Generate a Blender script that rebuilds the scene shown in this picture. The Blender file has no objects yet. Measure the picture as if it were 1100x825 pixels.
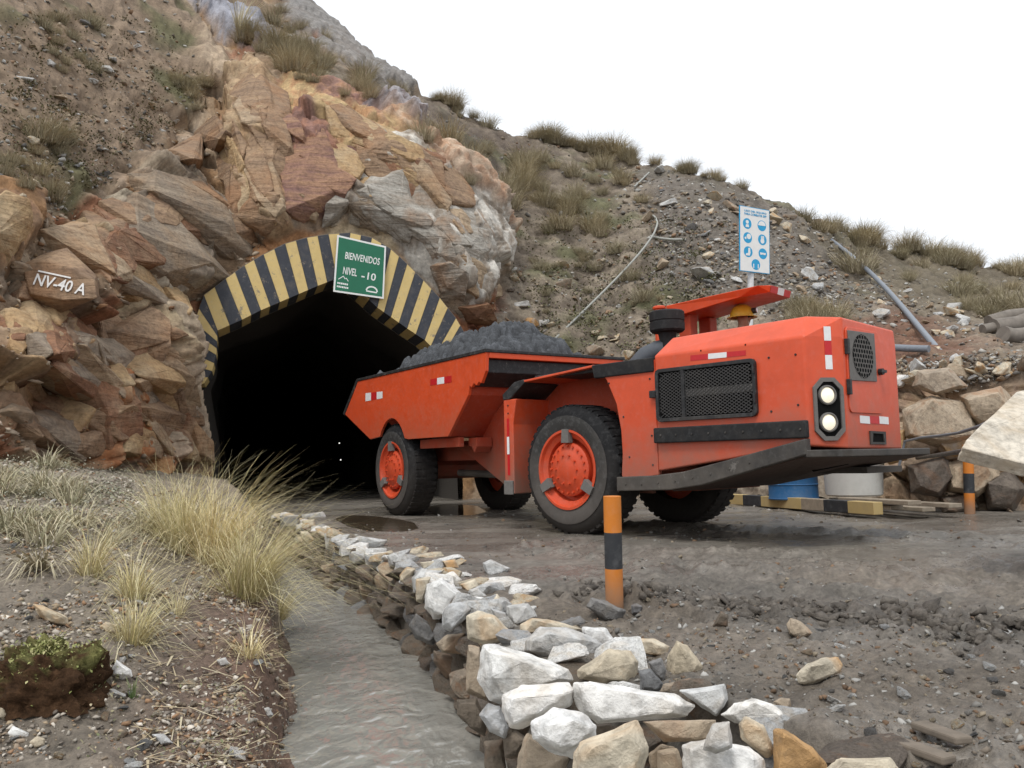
import bpy, bmesh, math, random
import numpy as np
from mathutils import Matrix, Vector
rng = np.random.default_rng(7); random.seed(7)
SC = bpy.context.scene
COL = SC.collection

# ------------------------------------------------------------------ camera
FPX = 900.0; EYE = 0.80
pitch = math.atan(81 / 900); roll = math.radians(1.2)
_f = np.array([0, math.cos(pitch), math.sin(pitch)]); _r0 = np.array([1., 0, 0]); _u0 = np.array([0, -math.sin(pitch), math.cos(pitch)])
_R = math.cos(roll) * _r0 - math.sin(roll) * _u0; _U = math.cos(roll) * _u0 + math.sin(roll) * _r0
CAM = np.array([0, 0, EYE])
cd = bpy.data.cameras.new('camera'); cam = bpy.data.objects.new('camera', cd); COL.objects.link(cam)
cd.sensor_width = 36; cd.lens = 36 * FPX / 1100; cd.clip_end = 2000; cd.clip_start = 0.05
cam.matrix_world = Matrix(((_R[0], _U[0], -_f[0], CAM[0]), (_R[1], _U[1], -_f[1], CAM[1]), (_R[2], _U[2], -_f[2], CAM[2]), (0, 0, 0, 1)))
SC.camera = cam
# ------------------------------------------------------------------ overcast sky and a soft high sun
w = bpy.data.worlds.new('World'); SC.world = w; w.use_nodes = True
nt = w.node_tree; bg = nt.nodes['Background']
sky = nt.nodes.new('ShaderNodeTexSky'); sky.sky_type = 'NISHITA'; sky.sun_disc = False
SUN_EL, SUN_AZ = math.radians(58), math.radians(200)      # azimuth clockwise from +Y
sky.sun_elevation = SUN_EL; sky.sun_rotation = SUN_AZ; sky.altitude = 4200; sky.dust_density = 4; sky.air_density = 1
hs = nt.nodes.new('ShaderNodeHueSaturation'); hs.inputs['Saturation'].default_value = 0.25
mx = nt.nodes.new('ShaderNodeMix'); mx.data_type = 'RGBA'; mx.inputs[0].default_value = 0.88
mx.inputs[7].default_value = (9.6, 10.0, 10.5, 1)         # even white cloud layer over the clear sky
nt.links.new(sky.outputs[0], hs.inputs['Color']); nt.links.new(hs.outputs[0], mx.inputs[6]); nt.links.new(mx.outputs[2], bg.inputs[0])
bg.inputs[1].default_value = 0.10
sd = bpy.data.lights.new('sun', 'SUN'); sd.energy = 1.5; sd.angle = math.radians(18); sd.color = (1, .97, .92)
so = bpy.data.objects.new('sun', sd); COL.objects.link(so)
sdir = Vector((math.sin(SUN_AZ) * math.cos(SUN_EL), math.cos(SUN_AZ) * math.cos(SUN_EL), math.sin(SUN_EL)))
so.rotation_euler = sdir.to_track_quat('Z', 'Y').to_euler()
SC.view_settings.view_transform = 'Standard'; SC.view_settings.look = 'None'; SC.view_settings.gamma = 1
SC.view_settings.use_curve_mapping = False; SC.view_settings.exposure = 0.3
SC.render.engine = 'CYCLES'; SC.cycles.use_denoising = True; SC.cycles.max_bounces = 5; SC.cycles.diffuse_bounces = 3
SC.cycles.caustics_reflective = False; SC.cycles.caustics_refractive = False

# ------------------------------------------------------------------ survey helpers: where a sighted point stands in the place
def ray(x, y): return _f + np.multiply.outer((np.asarray(x, float) - 550) / FPX, _R) + np.multiply.outer((412.5 - np.asarray(y, float)) / FPX, _U)
def atY(x, y, d):
    v = ray(x, y); return CAM + v * (np.asarray(d, float) / v[..., 1])[..., None]
def atZ(x, y, z):
    v = ray(x, y); return CAM + v * ((np.asarray(z, float) - EYE) / v[..., 2])[..., None]
def proj(P):
    q = np.asarray(P, float) - CAM; z = q @ _f
    return 550 + FPX * (q @ _R) / z, 412.5 - FPX * (q @ _U) / z
def sstep(a, b, x):
    t = np.clip((x - a) / (b - a), 0, 1); return t * t * (3 - 2 * t)

# ------------------------------------------------------------------ numpy noise
def _h(ix, iy, iz, s):
    n = (ix.astype(np.int64) * 374761393 + iy.astype(np.int64) * 668265263 + iz.astype(np.int64) * 2147483647 + s * 144665) & 0xffffffff
    n = ((n ^ (n >> 13)) * 1274126177) & 0xffffffff
    n = ((n ^ (n >> 16)) * 2246822519) & 0xffffffff
    return (n ^ (n >> 15)) & 0xffffff
def h01(ix, iy, iz, s): return _h(ix, iy, iz, s) / float(0xffffff)
_G = rng.normal(size=(256, 3)); _G /= np.linalg.norm(_G, axis=1)[:, None]
def perlin(P, s=0):
    P = np.asarray(P, float); i = np.floor(P).astype(np.int64); f = P - i; u = f * f * f * (f * (f * 6 - 15) + 10)
    def g(dx, dy, dz):
        k = _h(i[:, 0] + dx, i[:, 1] + dy, i[:, 2] + dz, s) & 255
        return ((f - np.array([dx, dy, dz])) * _G[k]).sum(1)
    L = lambda a, b, t: a + (b - a) * t
    x0 = L(L(g(0, 0, 0), g(1, 0, 0), u[:, 0]), L(g(0, 1, 0), g(1, 1, 0), u[:, 0]), u[:, 1])
    x1 = L(L(g(0, 0, 1), g(1, 0, 1), u[:, 0]), L(g(0, 1, 1), g(1, 1, 1), u[:, 0]), u[:, 1])
    return L(x0, x1, u[:, 2]) * 1.5
def fbm(P, o=4, s=0, gain=.5):
    P = np.asarray(P, float); a = 1; r = 0
    for k in range(o): r = r + a * perlin(P * 2 ** k + 17.3 * k, s + k); a *= gain
    return r
def voro(P, s=0):
    P = np.asarray(P, float); i = np.floor(P).astype(np.int64); n = len(P)
    F1 = np.full(n, 9.); F2 = np.full(n, 9.); idr = np.zeros(n); cen = np.zeros((n, 3))
    for dx in (-1, 0, 1):
        for dy in (-1, 0, 1):
            for dz in (-1, 0, 1):
                a, b, c = i[:, 0] + dx, i[:, 1] + dy, i[:, 2] + dz
                q = np.stack([a + h01(a, b, c, s), b + h01(a, b, c, s + 1), c + h01(a, b, c, s + 2)], 1)
                d = ((P - q) ** 2).sum(1) ** .5
                m = d < F1; F2 = np.where(m, F1, np.minimum(F2, d))
                idr = np.where(m, h01(a, b, c, s + 3), idr); cen[m] = q[m]; F1 = np.where(m, d, F1)
    return F1, F2, idr, cen
def polydist(poly, x, y):
    """signed distance to a polygon, positive inside"""
    poly = np.array(poly, float); n = len(poly); D = np.full(x.shape, 1e9); ins = np.zeros(x.shape, bool)
    for k in range(n):
        a, b = poly[k], poly[(k + 1) % n]; e = b - a
        t = np.clip(((x - a[0]) * e[0] + (y - a[1]) * e[1]) / (e @ e), 0, 1)
        D = np.minimum(D, np.hypot(x - a[0] - t * e[0], y - a[1] - t * e[1]))
        c = (a[1] > y) != (b[1] > y)
        with np.errstate(divide='ignore', invalid='ignore'):
            ins ^= c & (x < (b[0] - a[0]) * (y - a[1]) / (b[1] - a[1] + 1e-12) + a[0])
    return np.where(ins, D, -D)
def linedist(pl, x, y):
    pl = np.array(pl, float); D = np.full(x.shape, 1e9)
    for a, b in zip(pl[:-1], pl[1:]):
        e = b - a; t = np.clip(((x - a[0]) * e[0] + (y - a[1]) * e[1]) / (e @ e), 0, 1)
        D = np.minimum(D, np.hypot(x - a[0] - t * e[0], y - a[1] - t * e[1]))
    return D

# ------------------------------------------------------------------ materials
def _nodes(name):
    m = bpy.data.materials.new(name); m.use_nodes = True
    t = m.node_tree; return m, t, t.nodes['Principled BSDF'], t.nodes, t.links
def _noise(N, L, scale, detail=5, rough=.6, vec=None, dist=0):
    n = N.new('ShaderNodeTexNoise'); n.inputs['Scale'].default_value = scale; n.inputs['Detail'].default_value = detail
    n.inputs['Roughness'].default_value = rough; n.inputs['Distortion'].default_value = dist
    if vec is not None: L.new(vec, n.inputs['Vector'])
    return n.outputs[0]
def _ramp(N, L, fac, stops):
    r = N.new('ShaderNodeValToRGB'); L.new(fac, r.inputs[0]); e = r.color_ramp.elements
    while len(e) < len(stops): e.new(.5)
    for k, (p, c) in enumerate(stops):
        e[k].position = p; e[k].color = (*c, 1) if isinstance(c, tuple) else (c, c, c, 1)
    return r.outputs[0]
def _mix(N, L, fac, a, b, mode='MIX'):
    m = N.new('ShaderNodeMix'); m.data_type = 'RGBA'; m.blend_type = mode
    for i, v in ((0, fac), (6, a), (7, b)):
        if isinstance(v, (int, float)): m.inputs[i].default_value = v
        elif isinstance(v, tuple): m.inputs[i].default_value = (*v, 1)
        else: L.new(v, m.inputs[i])
    return m.outputs[2]
def _bump(N, L, bs, h, strength, dist, prev=None):
    b = N.new('ShaderNodeBump'); b.inputs['Strength'].default_value = strength; b.inputs['Distance'].default_value = dist
    L.new(h, b.inputs['Height'])
    if prev is not None: L.new(prev, b.inputs['Normal'])
    L.new(b.outputs[0], bs.inputs['Normal']); return b.outputs[0]
def _wpos(N): return N.new('ShaderNodeNewGeometry').outputs['Position']
def _opos(N): return N.new('ShaderNodeTexCoord').outputs['Object']
def _attr(N, name='Col'):
    a = N.new('ShaderNodeAttribute'); a.attribute_name = name; return a

def mat_terrain(name, rough=.85, bump=.03, fine=22, spec=.25, wet=False, con=1., crack=0.):
    m, t, bs, N, L = _nodes(name); p = _wpos(N); a = _attr(N)
    n1 = _noise(N, L, fine, 8, .72, p); n2 = _noise(N, L, fine * .23, 6, .65, p)
    c = _mix(N, L, 1.0, a.outputs['Color'], _ramp(N, L, n1, [(.28, 1 - .5 * con), (.5, .98), (.72, 1 + .5 * con)]), 'MULTIPLY')
    c = _mix(N, L, .8, c, _ramp(N, L, n2, [(.3, .65), (.7, 1.3)]), 'MULTIPLY')
    L.new(c, bs.inputs['Base Color'])
    if wet:
        r = N.new('ShaderNodeMapRange'); L.new(a.outputs['Alpha'], r.inputs[0])
        r.inputs[3].default_value = rough; r.inputs[4].default_value = .16
        ad = N.new('ShaderNodeMath'); ad.operation = 'MULTIPLY_ADD'; L.new(n1, ad.inputs[0]); ad.inputs[1].default_value = .35; 
        sb = N.new('ShaderNodeMath'); sb.operation = 'SUBTRACT'; L.new(r.outputs[0], sb.inputs[0]); sb.inputs[1].default_value = .17
        L.new(sb.outputs[0], ad.inputs[2]); L.new(ad.outputs[0], bs.inputs['Roughness'])
    else: bs.inputs['Roughness'].default_value = rough
    bs.inputs['Specular IOR Level'].default_value = spec
    b = _bump(N, L, bs, n1, .8, bump)
    if wet:
        wm = N.new('ShaderNodeMapRange'); L.new(a.outputs['Alpha'], wm.inputs[0]); wm.inputs[3].default_value = .85; wm.inputs[4].default_value = .25; L.new(wm.outputs[0], b.node.inputs['Strength'])
    b = _bump(N, L, bs, _noise(N, L, fine * 4, 4, .7, p), .5, bump * .35, b)
    if crack:
        mp = N.new('ShaderNodeMapping'); mp.inputs['Rotation'].default_value = (0, math.radians(35), 0); mp.inputs['Scale'].default_value = (.55, .8, 1.7)
        wn = N.new('ShaderNodeTexNoise'); wn.inputs['Scale'].default_value = 2.2; wn.inputs['Detail'].default_value = 4; L.new(p, wn.inputs['Vector'])
        va = N.new('ShaderNodeVectorMath'); va.operation = 'MULTIPLY_ADD'; L.new(wn.outputs['Color'], va.inputs[0]); va.inputs[1].default_value = (.5, .5, .5); L.new(p, va.inputs[2]); L.new(va.outputs[0], mp.inputs['Vector'])
        vo = N.new('ShaderNodeTexVoronoi'); vo.feature = 'DISTANCE_TO_EDGE'; vo.inputs['Scale'].default_value = 1.5; L.new(mp.outputs[0], vo.inputs['Vector'])
        _bump(N, L, bs, _ramp(N, L, vo.outputs['Distance'], [(0., 0.), (.035, 1.)]), crack, .05, b)
    return m
def mat_stone(name, cols, scale=6, rough=.75, stain=None, stain_amt=.5):
    """cols: 3 tones picked by each stone's own random number; mottled, veined"""
    m, t, bs, N, L = _nodes(name); p = _opos(N); oi = N.new('ShaderNodeObjectInfo')
    ad = N.new('ShaderNodeVectorMath'); ad.operation = 'MULTIPLY_ADD'; L.new(oi.outputs['Random'], ad.inputs[0]); ad.inputs[1].default_value = (37, 91, 53)
    L.new(p, ad.inputs[2]); p = ad.outputs[0]
    base = _ramp(N, L, oi.outputs['Random'], [(k / (len(cols) - 1), c) for k, c in enumerate(cols)])
    n1 = _noise(N, L, scale, 7, .65, p); n2 = _noise(N, L, scale * 4, 6, .7, p); n3 = _noise(N, L, scale * .5, 4, .6, p, 1.0)
    c = _mix(N, L, 1, base, _ramp(N, L, n2, [(.3, .68), (.52, 1.0), (.75, 1.15)]), 'MULTIPLY')
    c = _mix(N, L, .8, c, _ramp(N, L, n1, [(.3, .62), (.55, 1.05)]), 'MULTIPLY')
    if stain: c = _mix(N, L, _ramp(N, L, n3, [(.5 , 0.), (.68, stain_amt)]), c, stain)
    c = _mix(N, L, _ramp(N, L, _noise(N, L, scale * 1.7, 8, .7, p, .5), [(.52, 0.), (.72, .55)]), c, (.23, .19, .145))
    L.new(c, bs.inputs['Base Color']); bs.inputs['Roughness'].default_value = rough; bs.inputs['Specular IOR Level'].default_value = .3
    b = _bump(N, L, bs, n1, .6, .03); _bump(N, L, bs, n2, .55, .012, b)
    return m
def mat_paint(name, col, rough=.45, dirt=(.16, .12, .09), dirt_amt=.5, zlow=None, zhigh=None, spec=.4, metal=0., dust=.25, chip=None):
    """painted or plain metal with mud splash towards its feet (world height) and uneven dust"""
    m, t, bs, N, L = _nodes(name); p = _wpos(N)
    n1 = _noise(N, L, 3.1, 7, .65, p); n2 = _noise(N, L, 17, 6, .7, p)
    c = _mix(N, L, .55, col, _ramp(N, L, n1, [(.3, .78), (.7, 1.2)]), 'MULTIPLY')
    c = _mix(N, L, _ramp(N, L, n2, [(.5, 0.), (.78, dust)]), c, tuple(min(1, .5 * x + .25) for x in col))
    if zlow is not None:
        sp = N.new('ShaderNodeSeparateXYZ'); L.new(p, sp.inputs[0])
        mr = N.new('ShaderNodeMapRange'); L.new(sp.outputs[2], mr.inputs[0]); mr.inputs[1].default_value = zlow; mr.inputs[2].default_value = zhigh
        mr.inputs[3].default_value = 1; mr.inputs[4].default_value = 0
        ml = N.new('ShaderNodeMath'); ml.operation = 'MULTIPLY_ADD'; L.new(n1, ml.inputs[0]); ml.inputs[1].default_value = 1.2
        sb = N.new('ShaderNodeMath'); sb.operation = 'SUBTRACT'; L.new(mr.outputs[0], sb.inputs[0]); sb.inputs[1].default_value = .75; L.new(sb.outputs[0], ml.inputs[2])
        f = _ramp(N, L, ml.outputs[0], [(.1, 0.), (.75, dirt_amt)])
    else: f = _ramp(N, L, n1, [(.52, 0.), (.8, dirt_amt)])
    c = _mix(N, L, f, c, dirt)
    if chip:
        c = _mix(N, L, _ramp(N, L, _noise(N, L, chip[1], 9, .75, p, .4), [(chip[2], 0.), (chip[2] + .05, .85)]), c, chip[0])
    L.new(c, bs.inputs['Base Color']); L.new(_ramp(N, L, n2, [(.3, max(0., rough - .1)), (.7, min(1., rough + .2))]), bs.inputs['Roughness'])
    bs.inputs['Specular IOR Level'].default_value = spec; bs.inputs['Metallic'].default_value = metal
    _bump(N, L, bs, n2, .12, .004)
    return m
def mat_vcol(name, rough=.8, trans=0, spec=.2, var=.25):
    m, t, bs, N, L = _nodes(name); a = _attr(N); oi = N.new('ShaderNodeObjectInfo')
    c = _mix(N, L, var, a.outputs['Color'], _ramp(N, L, oi.outputs['Random'], [(0., (.55, .6, .5)), (.5, (1., 1., 1.)), (1., (1.35, 1.2, .95))]), 'MULTIPLY')
    L.new(c, bs.inputs['Base Color']); bs.inputs['Roughness'].default_value = rough; bs.inputs['Specular IOR Level'].default_value = spec
    return m
def mat_plain(name, col, rough=.6, metal=0., emit=None, estr=0, spec=.4, noise=.3, scale=25):
    m, t, bs, N, L = _nodes(name); p = _opos(N)
    c = _mix(N, L, noise, col, _ramp(N, L, _noise(N, L, scale, 5, .65, p), [(.3, .55), (.7, 1.35)]), 'MULTIPLY')
    L.new(c, bs.inputs['Base Color']); bs.inputs['Roughness'].default_value = rough; bs.inputs['Metallic'].default_value = metal
    bs.inputs['Specular IOR Level'].default_value = spec
    if emit: bs.inputs['Emission Color'].default_value = (*emit, 1); bs.inputs['Emission Strength'].default_value = estr
    return m

# ------------------------------------------------------------------ object helpers
def tag(o, label=None, cat=None, group=None, kind=None):
    if label: o['label'] = label
    if cat: o['category'] = cat
    if group: o['group'] = group
    if kind: o['kind'] = kind
    return o
def thing(name, label, cat, loc=(0, 0, 0), rotz=0., group=None):
    o = bpy.data.objects.new(name, None); COL.objects.link(o); o.location = loc; o.rotation_euler = (0, 0, rotz)
    o.empty_display_size = .1
    return tag(o, label, cat, group)
def part(name, parent=None, loc=(0, 0, 0)):
    o = bpy.data.objects.new(name, None); COL.objects.link(o); o.parent = parent; o.location = loc; return o
def link(name, me, parent=None, mat=None, bevel=0, smooth=False, seg=2):
    o = bpy.data.objects.new(name, me); COL.objects.link(o); o.parent = parent
    if mat is not None: me.materials.clear(); me.materials.append(mat)
    if smooth: me.polygons.foreach_set('use_smooth', [True] * len(me.polygons))
    if bevel:
        b = o.modifiers.new('bevel', 'BEVEL'); b.width = bevel; b.segments = seg; b.limit_method = 'ANGLE'; b.angle_limit = .6
    return o
def npmesh(name, V, Fq, col=None, smooth=False):
    """V (n,3), Fq (m,k) faces of one size"""
    me = bpy.data.meshes.new(name); V = np.asarray(V, np.float32); Fq = np.asarray(Fq, np.int32); k = Fq.shape[1]
    me.vertices.add(len(V)); me.vertices.foreach_set('co', V.ravel())
    me.loops.add(Fq.size); me.loops.foreach_set('vertex_index', Fq.ravel())
    me.polygons.add(len(Fq)); me.polygons.foreach_set('loop_start', np.arange(0, Fq.size, k, dtype=np.int32))
    me.update(calc_edges=True)
    if col is not None:
        a = me.color_attributes.new('Col', 'FLOAT_COLOR', 'POINT'); c = np.ones((len(V), 4), np.float32); c[:, :col.shape[1]] = col
        a.data.foreach_set('color', c.ravel())
    if smooth: me.polygons.foreach_set('use_smooth', np.ones(len(Fq), bool))
    return me
class MB:
    """collects shapes into one mesh; T is an optional 4x4 put on what is added"""
    def __init__(s): s.v = []; s.f = []; s.T = None
    def add(s, vs, fs):
        b = len(s.v)
        for p in vs:
            p = Vector(p); s.v.append(tuple(s.T @ p) if s.T is not None else tuple(p))
        s.f += [tuple(b + i for i in f) for f in fs]; return s
    def box(s, a, b):
        (x0, y0, z0), (x1, y1, z1) = a, b
        return s.add([(x0, y0, z0), (x1, y0, z0), (x1, y1, z0), (x0, y1, z0), (x0, y0, z1), (x1, y0, z1), (x1, y1, z1), (x0, y1, z1)],
                     [(0, 3, 2, 1), (4, 5, 6, 7), (0, 1, 5, 4), (1, 2, 6, 5), (2, 3, 7, 6), (3, 0, 4, 7)])
    def prism(s, poly, y0, y1, axis='y'):
        """poly of (x,z) swept along y (axis 'y'), or (x,y) along z (axis 'z'), or (y,z) along x"""
        n = len(poly)
        mk = {'y': lambda p, t: (p[0], t, p[1]), 'z': lambda p, t: (p[0], p[1], t), 'x': lambda p, t: (t, p[0], p[1])}[axis]
        vs = [mk(p, y0) for p in poly] + [mk(p, y1) for p in poly]
        return s.add(vs, [tuple(range(n)), tuple(range(2 * n - 1, n - 1, -1))] + [(i, n + i, n + (i + 1) % n, (i + 1) % n) for i in range(n)])
    def tube(s, pts, r, n=8, cap=True):
        pts = [Vector(p) for p in pts]; rs = r if isinstance(r, (list, tuple)) else [r] * len(pts); vs = []; fs = []; ref = None
        for k, p in enumerate(pts):
            d = (pts[min(k + 1, len(pts) - 1)] - pts[max(k - 1, 0)]).normalized()
            if ref is None: ref = d.orthogonal().normalized()
            ref = (ref - d * ref.dot(d)).normalized(); q = d.cross(ref)
            for i in range(n):
                a = 2 * math.pi * i / n; vs.append(p + (ref * math.cos(a) + q * math.sin(a)) * rs[k])
        for k in range(len(pts) - 1):
            for i in range(n):
                j = (i + 1) % n; fs.append((k * n + i, k * n + j, (k + 1) * n + j, (k + 1) * n + i))
        if cap: fs += [tuple(range(n))[::-1], tuple((len(pts) - 1) * n + i for i in range(n))]
        return s.add(vs, fs)
    def lathe(s, prof, n=32, axis='y', closed=False, c=(0, 0, 0)):
        """prof of (r, t) turned about the axis through c"""
        vs = []; fs = []; m = len(prof)
        for i in range(n):
            a = 2 * math.pi * i / n; ca, sa = math.cos(a), math.sin(a)
            for r, t in prof:
                p = {'y': (r * ca, t, r * sa), 'z': (r * ca, r * sa, t), 'x': (t, r * ca, r * sa)}[axis]
                vs.append((p[0] + c[0], p[1] + c[1], p[2] + c[2]))
        for i in range(n):
            j = (i + 1) % n
            for k in range(m if closed else m - 1):
                l = (k + 1) % m; fs.append((i * m + k, j * m + k, j * m + l, i * m + l))
        return s.add(vs, fs)
    def build(s, name, mat, parent=None, bevel=0, smooth=False, loc=None, seg=2):
        me = bpy.data.meshes.new(name); me.from_pydata(s.v, [], s.f); me.update()
        bm = bmesh.new(); bm.from_mesh(me); bmesh.ops.recalc_face_normals(bm, faces=bm.faces[:]); bm.to_mesh(me); bm.free()
        o = link(name, me, parent, mat, bevel, False, seg)
        if smooth:
            me.polygons.foreach_set('use_smooth', [True] * len(me.polygons)); me.set_sharp_from_angle(angle=math.radians(38))
        if loc is not None: o.location = loc
        return o
def hull(pts, name='rock', bev=0., rough=0., seed=0, cuts=0):
    bm = bmesh.new()
    for p in pts: bm.verts.new(p)
    r = bmesh.ops.convex_hull(bm, input=bm.verts[:])
    for g in set(r['geom_interior']) | set(r['geom_unused']):
        if isinstance(g, bmesh.types.BMVert) and g.is_valid: bm.verts.remove(g)
    bmesh.ops.dissolve_limit(bm, angle_limit=.12, verts=bm.verts[:], edges=bm.edges[:])
    if bev: bmesh.ops.bevel(bm, geom=bm.edges[:], offset=bev, segments=1, affect='EDGES', profile=.5, clamp_overlap=True)
    if cuts:
        bmesh.ops.triangulate(bm, faces=bm.faces[:]); bmesh.ops.subdivide_edges(bm, edges=bm.edges[:], cuts=cuts, use_grid_fill=True)
    if rough:
        bm.normal_update(); P = np.array([v.co[:] for v in bm.verts]); n = fbm(P / max(1e-4, rough * 9) + seed * 3.7, 4, seed, .6)
        for v, k in zip(bm.verts, n): v.co += v.normal * float(k) * rough
    me = bpy.data.meshes.new(name); bm.to_mesh(me); bm.free(); return me
def rock_pts(n, dims, r):
    """angular block: points pushed towards the faces of a box"""
    p = r.normal(size=(n, 3)); p /= np.linalg.norm(p, axis=1)[:, None]; p /= np.abs(p).max(1)[:, None] ** .72
    return p * np.array(dims) * .5 * r.uniform(.82, 1.06, (n, 1))
def text_mesh(txt, size, extr=.002, align='CENTER'):
    c = bpy.data.curves.new('lettering', 'FONT'); c.body = txt; c.size = size; c.extrude = extr; c.align_x = align; c.resolution_u = 3
    c.offset = size * .012
    o = bpy.data.objects.new('tmp', c); COL.objects.link(o); dg = bpy.context.evaluated_depsgraph_get()
    me = bpy.data.meshes.new_from_object(o.evaluated_get(dg)); bpy.data.objects.remove(o); return me

# ================================================================== THE LAND
WATER_Z = -0.45
BL = atZ([345, 337, 326, 318, 303, 302, 304], [825, 770, 712, 680, 650, 622, 600], WATER_Z)      # left waterline
WL = atZ([545, 520, 495, 455, 400, 360, 328, 316], [825, 790, 755, 705, 660, 632, 608, 598], WATER_Z)  # foot of the stone wall
def _line(L, y, near=-.27):
    o = np.argsort(L[:, 1]); Y = L[o, 1]; X = L[o, 0]
    s0 = (X[1] - X[0]) / (Y[1] - Y[0]); x = np.interp(y, Y, X)
    x = np.where(y < Y[0], X[0] + (y - Y[0]) * near, x); return np.where(y > Y[-1], X[-1] + (y - Y[-1]) * -.42, x)
def wall_x(y): return _line(WL, y, -.80)
def bank_x(y): return np.minimum(_line(BL, y), _line(WL, y) - .35)
_bc = [(0, 825, 2.8), (150, 825, 2.8), (290, 825, 2.95), (-250, 825, 2.6), (200, 640, 4.5), (100, 560, 5.9), (0, 500, 8.5), (0, 640, 4.2), (60, 600, 5.),
       (-150, 560, 6), (255, 650, 4.9), (275, 600, 6.6), (225, 545, 9.5), (150, 520, 9.5), (245, 530, 12), (275, 560, 9.3), (-400, 600, 5), (285, 720, 3.9),
       (150, 730, 3.45), (0, 730, 3.3), (150, 505, 13), (-200, 500, 9), (240, 515, 15)]
_bc = np.array(_bc, float); BP = atY(_bc[:, 0], _bc[:, 1], _bc[:, 2])
BP = np.vstack([BP, [[-.3, 1.2, -.35], [-2, .8, -.3], [-4, 1, -.1], [-8, 4, .6], [-6, 17, .5]]])
def _tps(r): return np.where(r > 1e-9, r * r * np.log(np.maximum(r, 1e-9)), 0)
_n = len(BP); _K = _tps(np.hypot(BP[:, None, 0] - BP[None, :, 0], BP[:, None, 1] - BP[None, :, 1])) + np.eye(_n) * .05
_A = np.zeros((_n + 3, _n + 3)); _A[:_n, :_n] = _K; _A[:_n, _n:] = np.c_[np.ones(_n), BP[:, :2]]; _A[_n:, :_n] = _A[:_n, _n:].T
_W = np.linalg.solve(_A, np.r_[BP[:, 2], 0, 0, 0])
def bank_z(x, y):
    z = _W[_n] + _W[_n + 1] * x + _W[_n + 2] * y
    for k in range(_n): z = z + _W[k] * _tps(np.hypot(x - BP[k, 0], y - BP[k, 1]))
    return np.clip(z, -.45, 1.15)
F0 = atZ(612., 574., 0.); R0 = atZ(421., 554., 0.)               # ground contact of the near wheels of the truck
AF, AR = math.radians(-48.5), math.radians(-57)
RIDGE1 = atZ([668, 740, 800, 870, 960, 1100, 1250], [640, 655, 652, 662, 668, 690, 700], 0.)[:, :2]      # churned mud beside the road
RUT = [atZ(a, b, 0.)[:, :2] for a, b in (([600, 700, 800, 950, 1200], [588, 600, 598, 606, 625]), ([700, 850, 1000, 1250], [566, 574, 578, 590]), ([760, 900, 1100, 1300], [618, 628, 640, 655]))]
PUDDLES = [([362, 375, 400, 425, 442, 446, 430, 400, 375], [557, 553, 554, 557, 561, 567, 571, 570, 564]),
           ([455, 480, 510, 520, 505, 470], [545, 541, 543, 549, 553, 552]), ([880, 960, 1060, 1100, 1000, 900], [592, 588, 594, 600, 603, 599])]
PUDW = [atZ(a, b, 0.)[:, :2] for a, b in PUDDLES]
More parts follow.
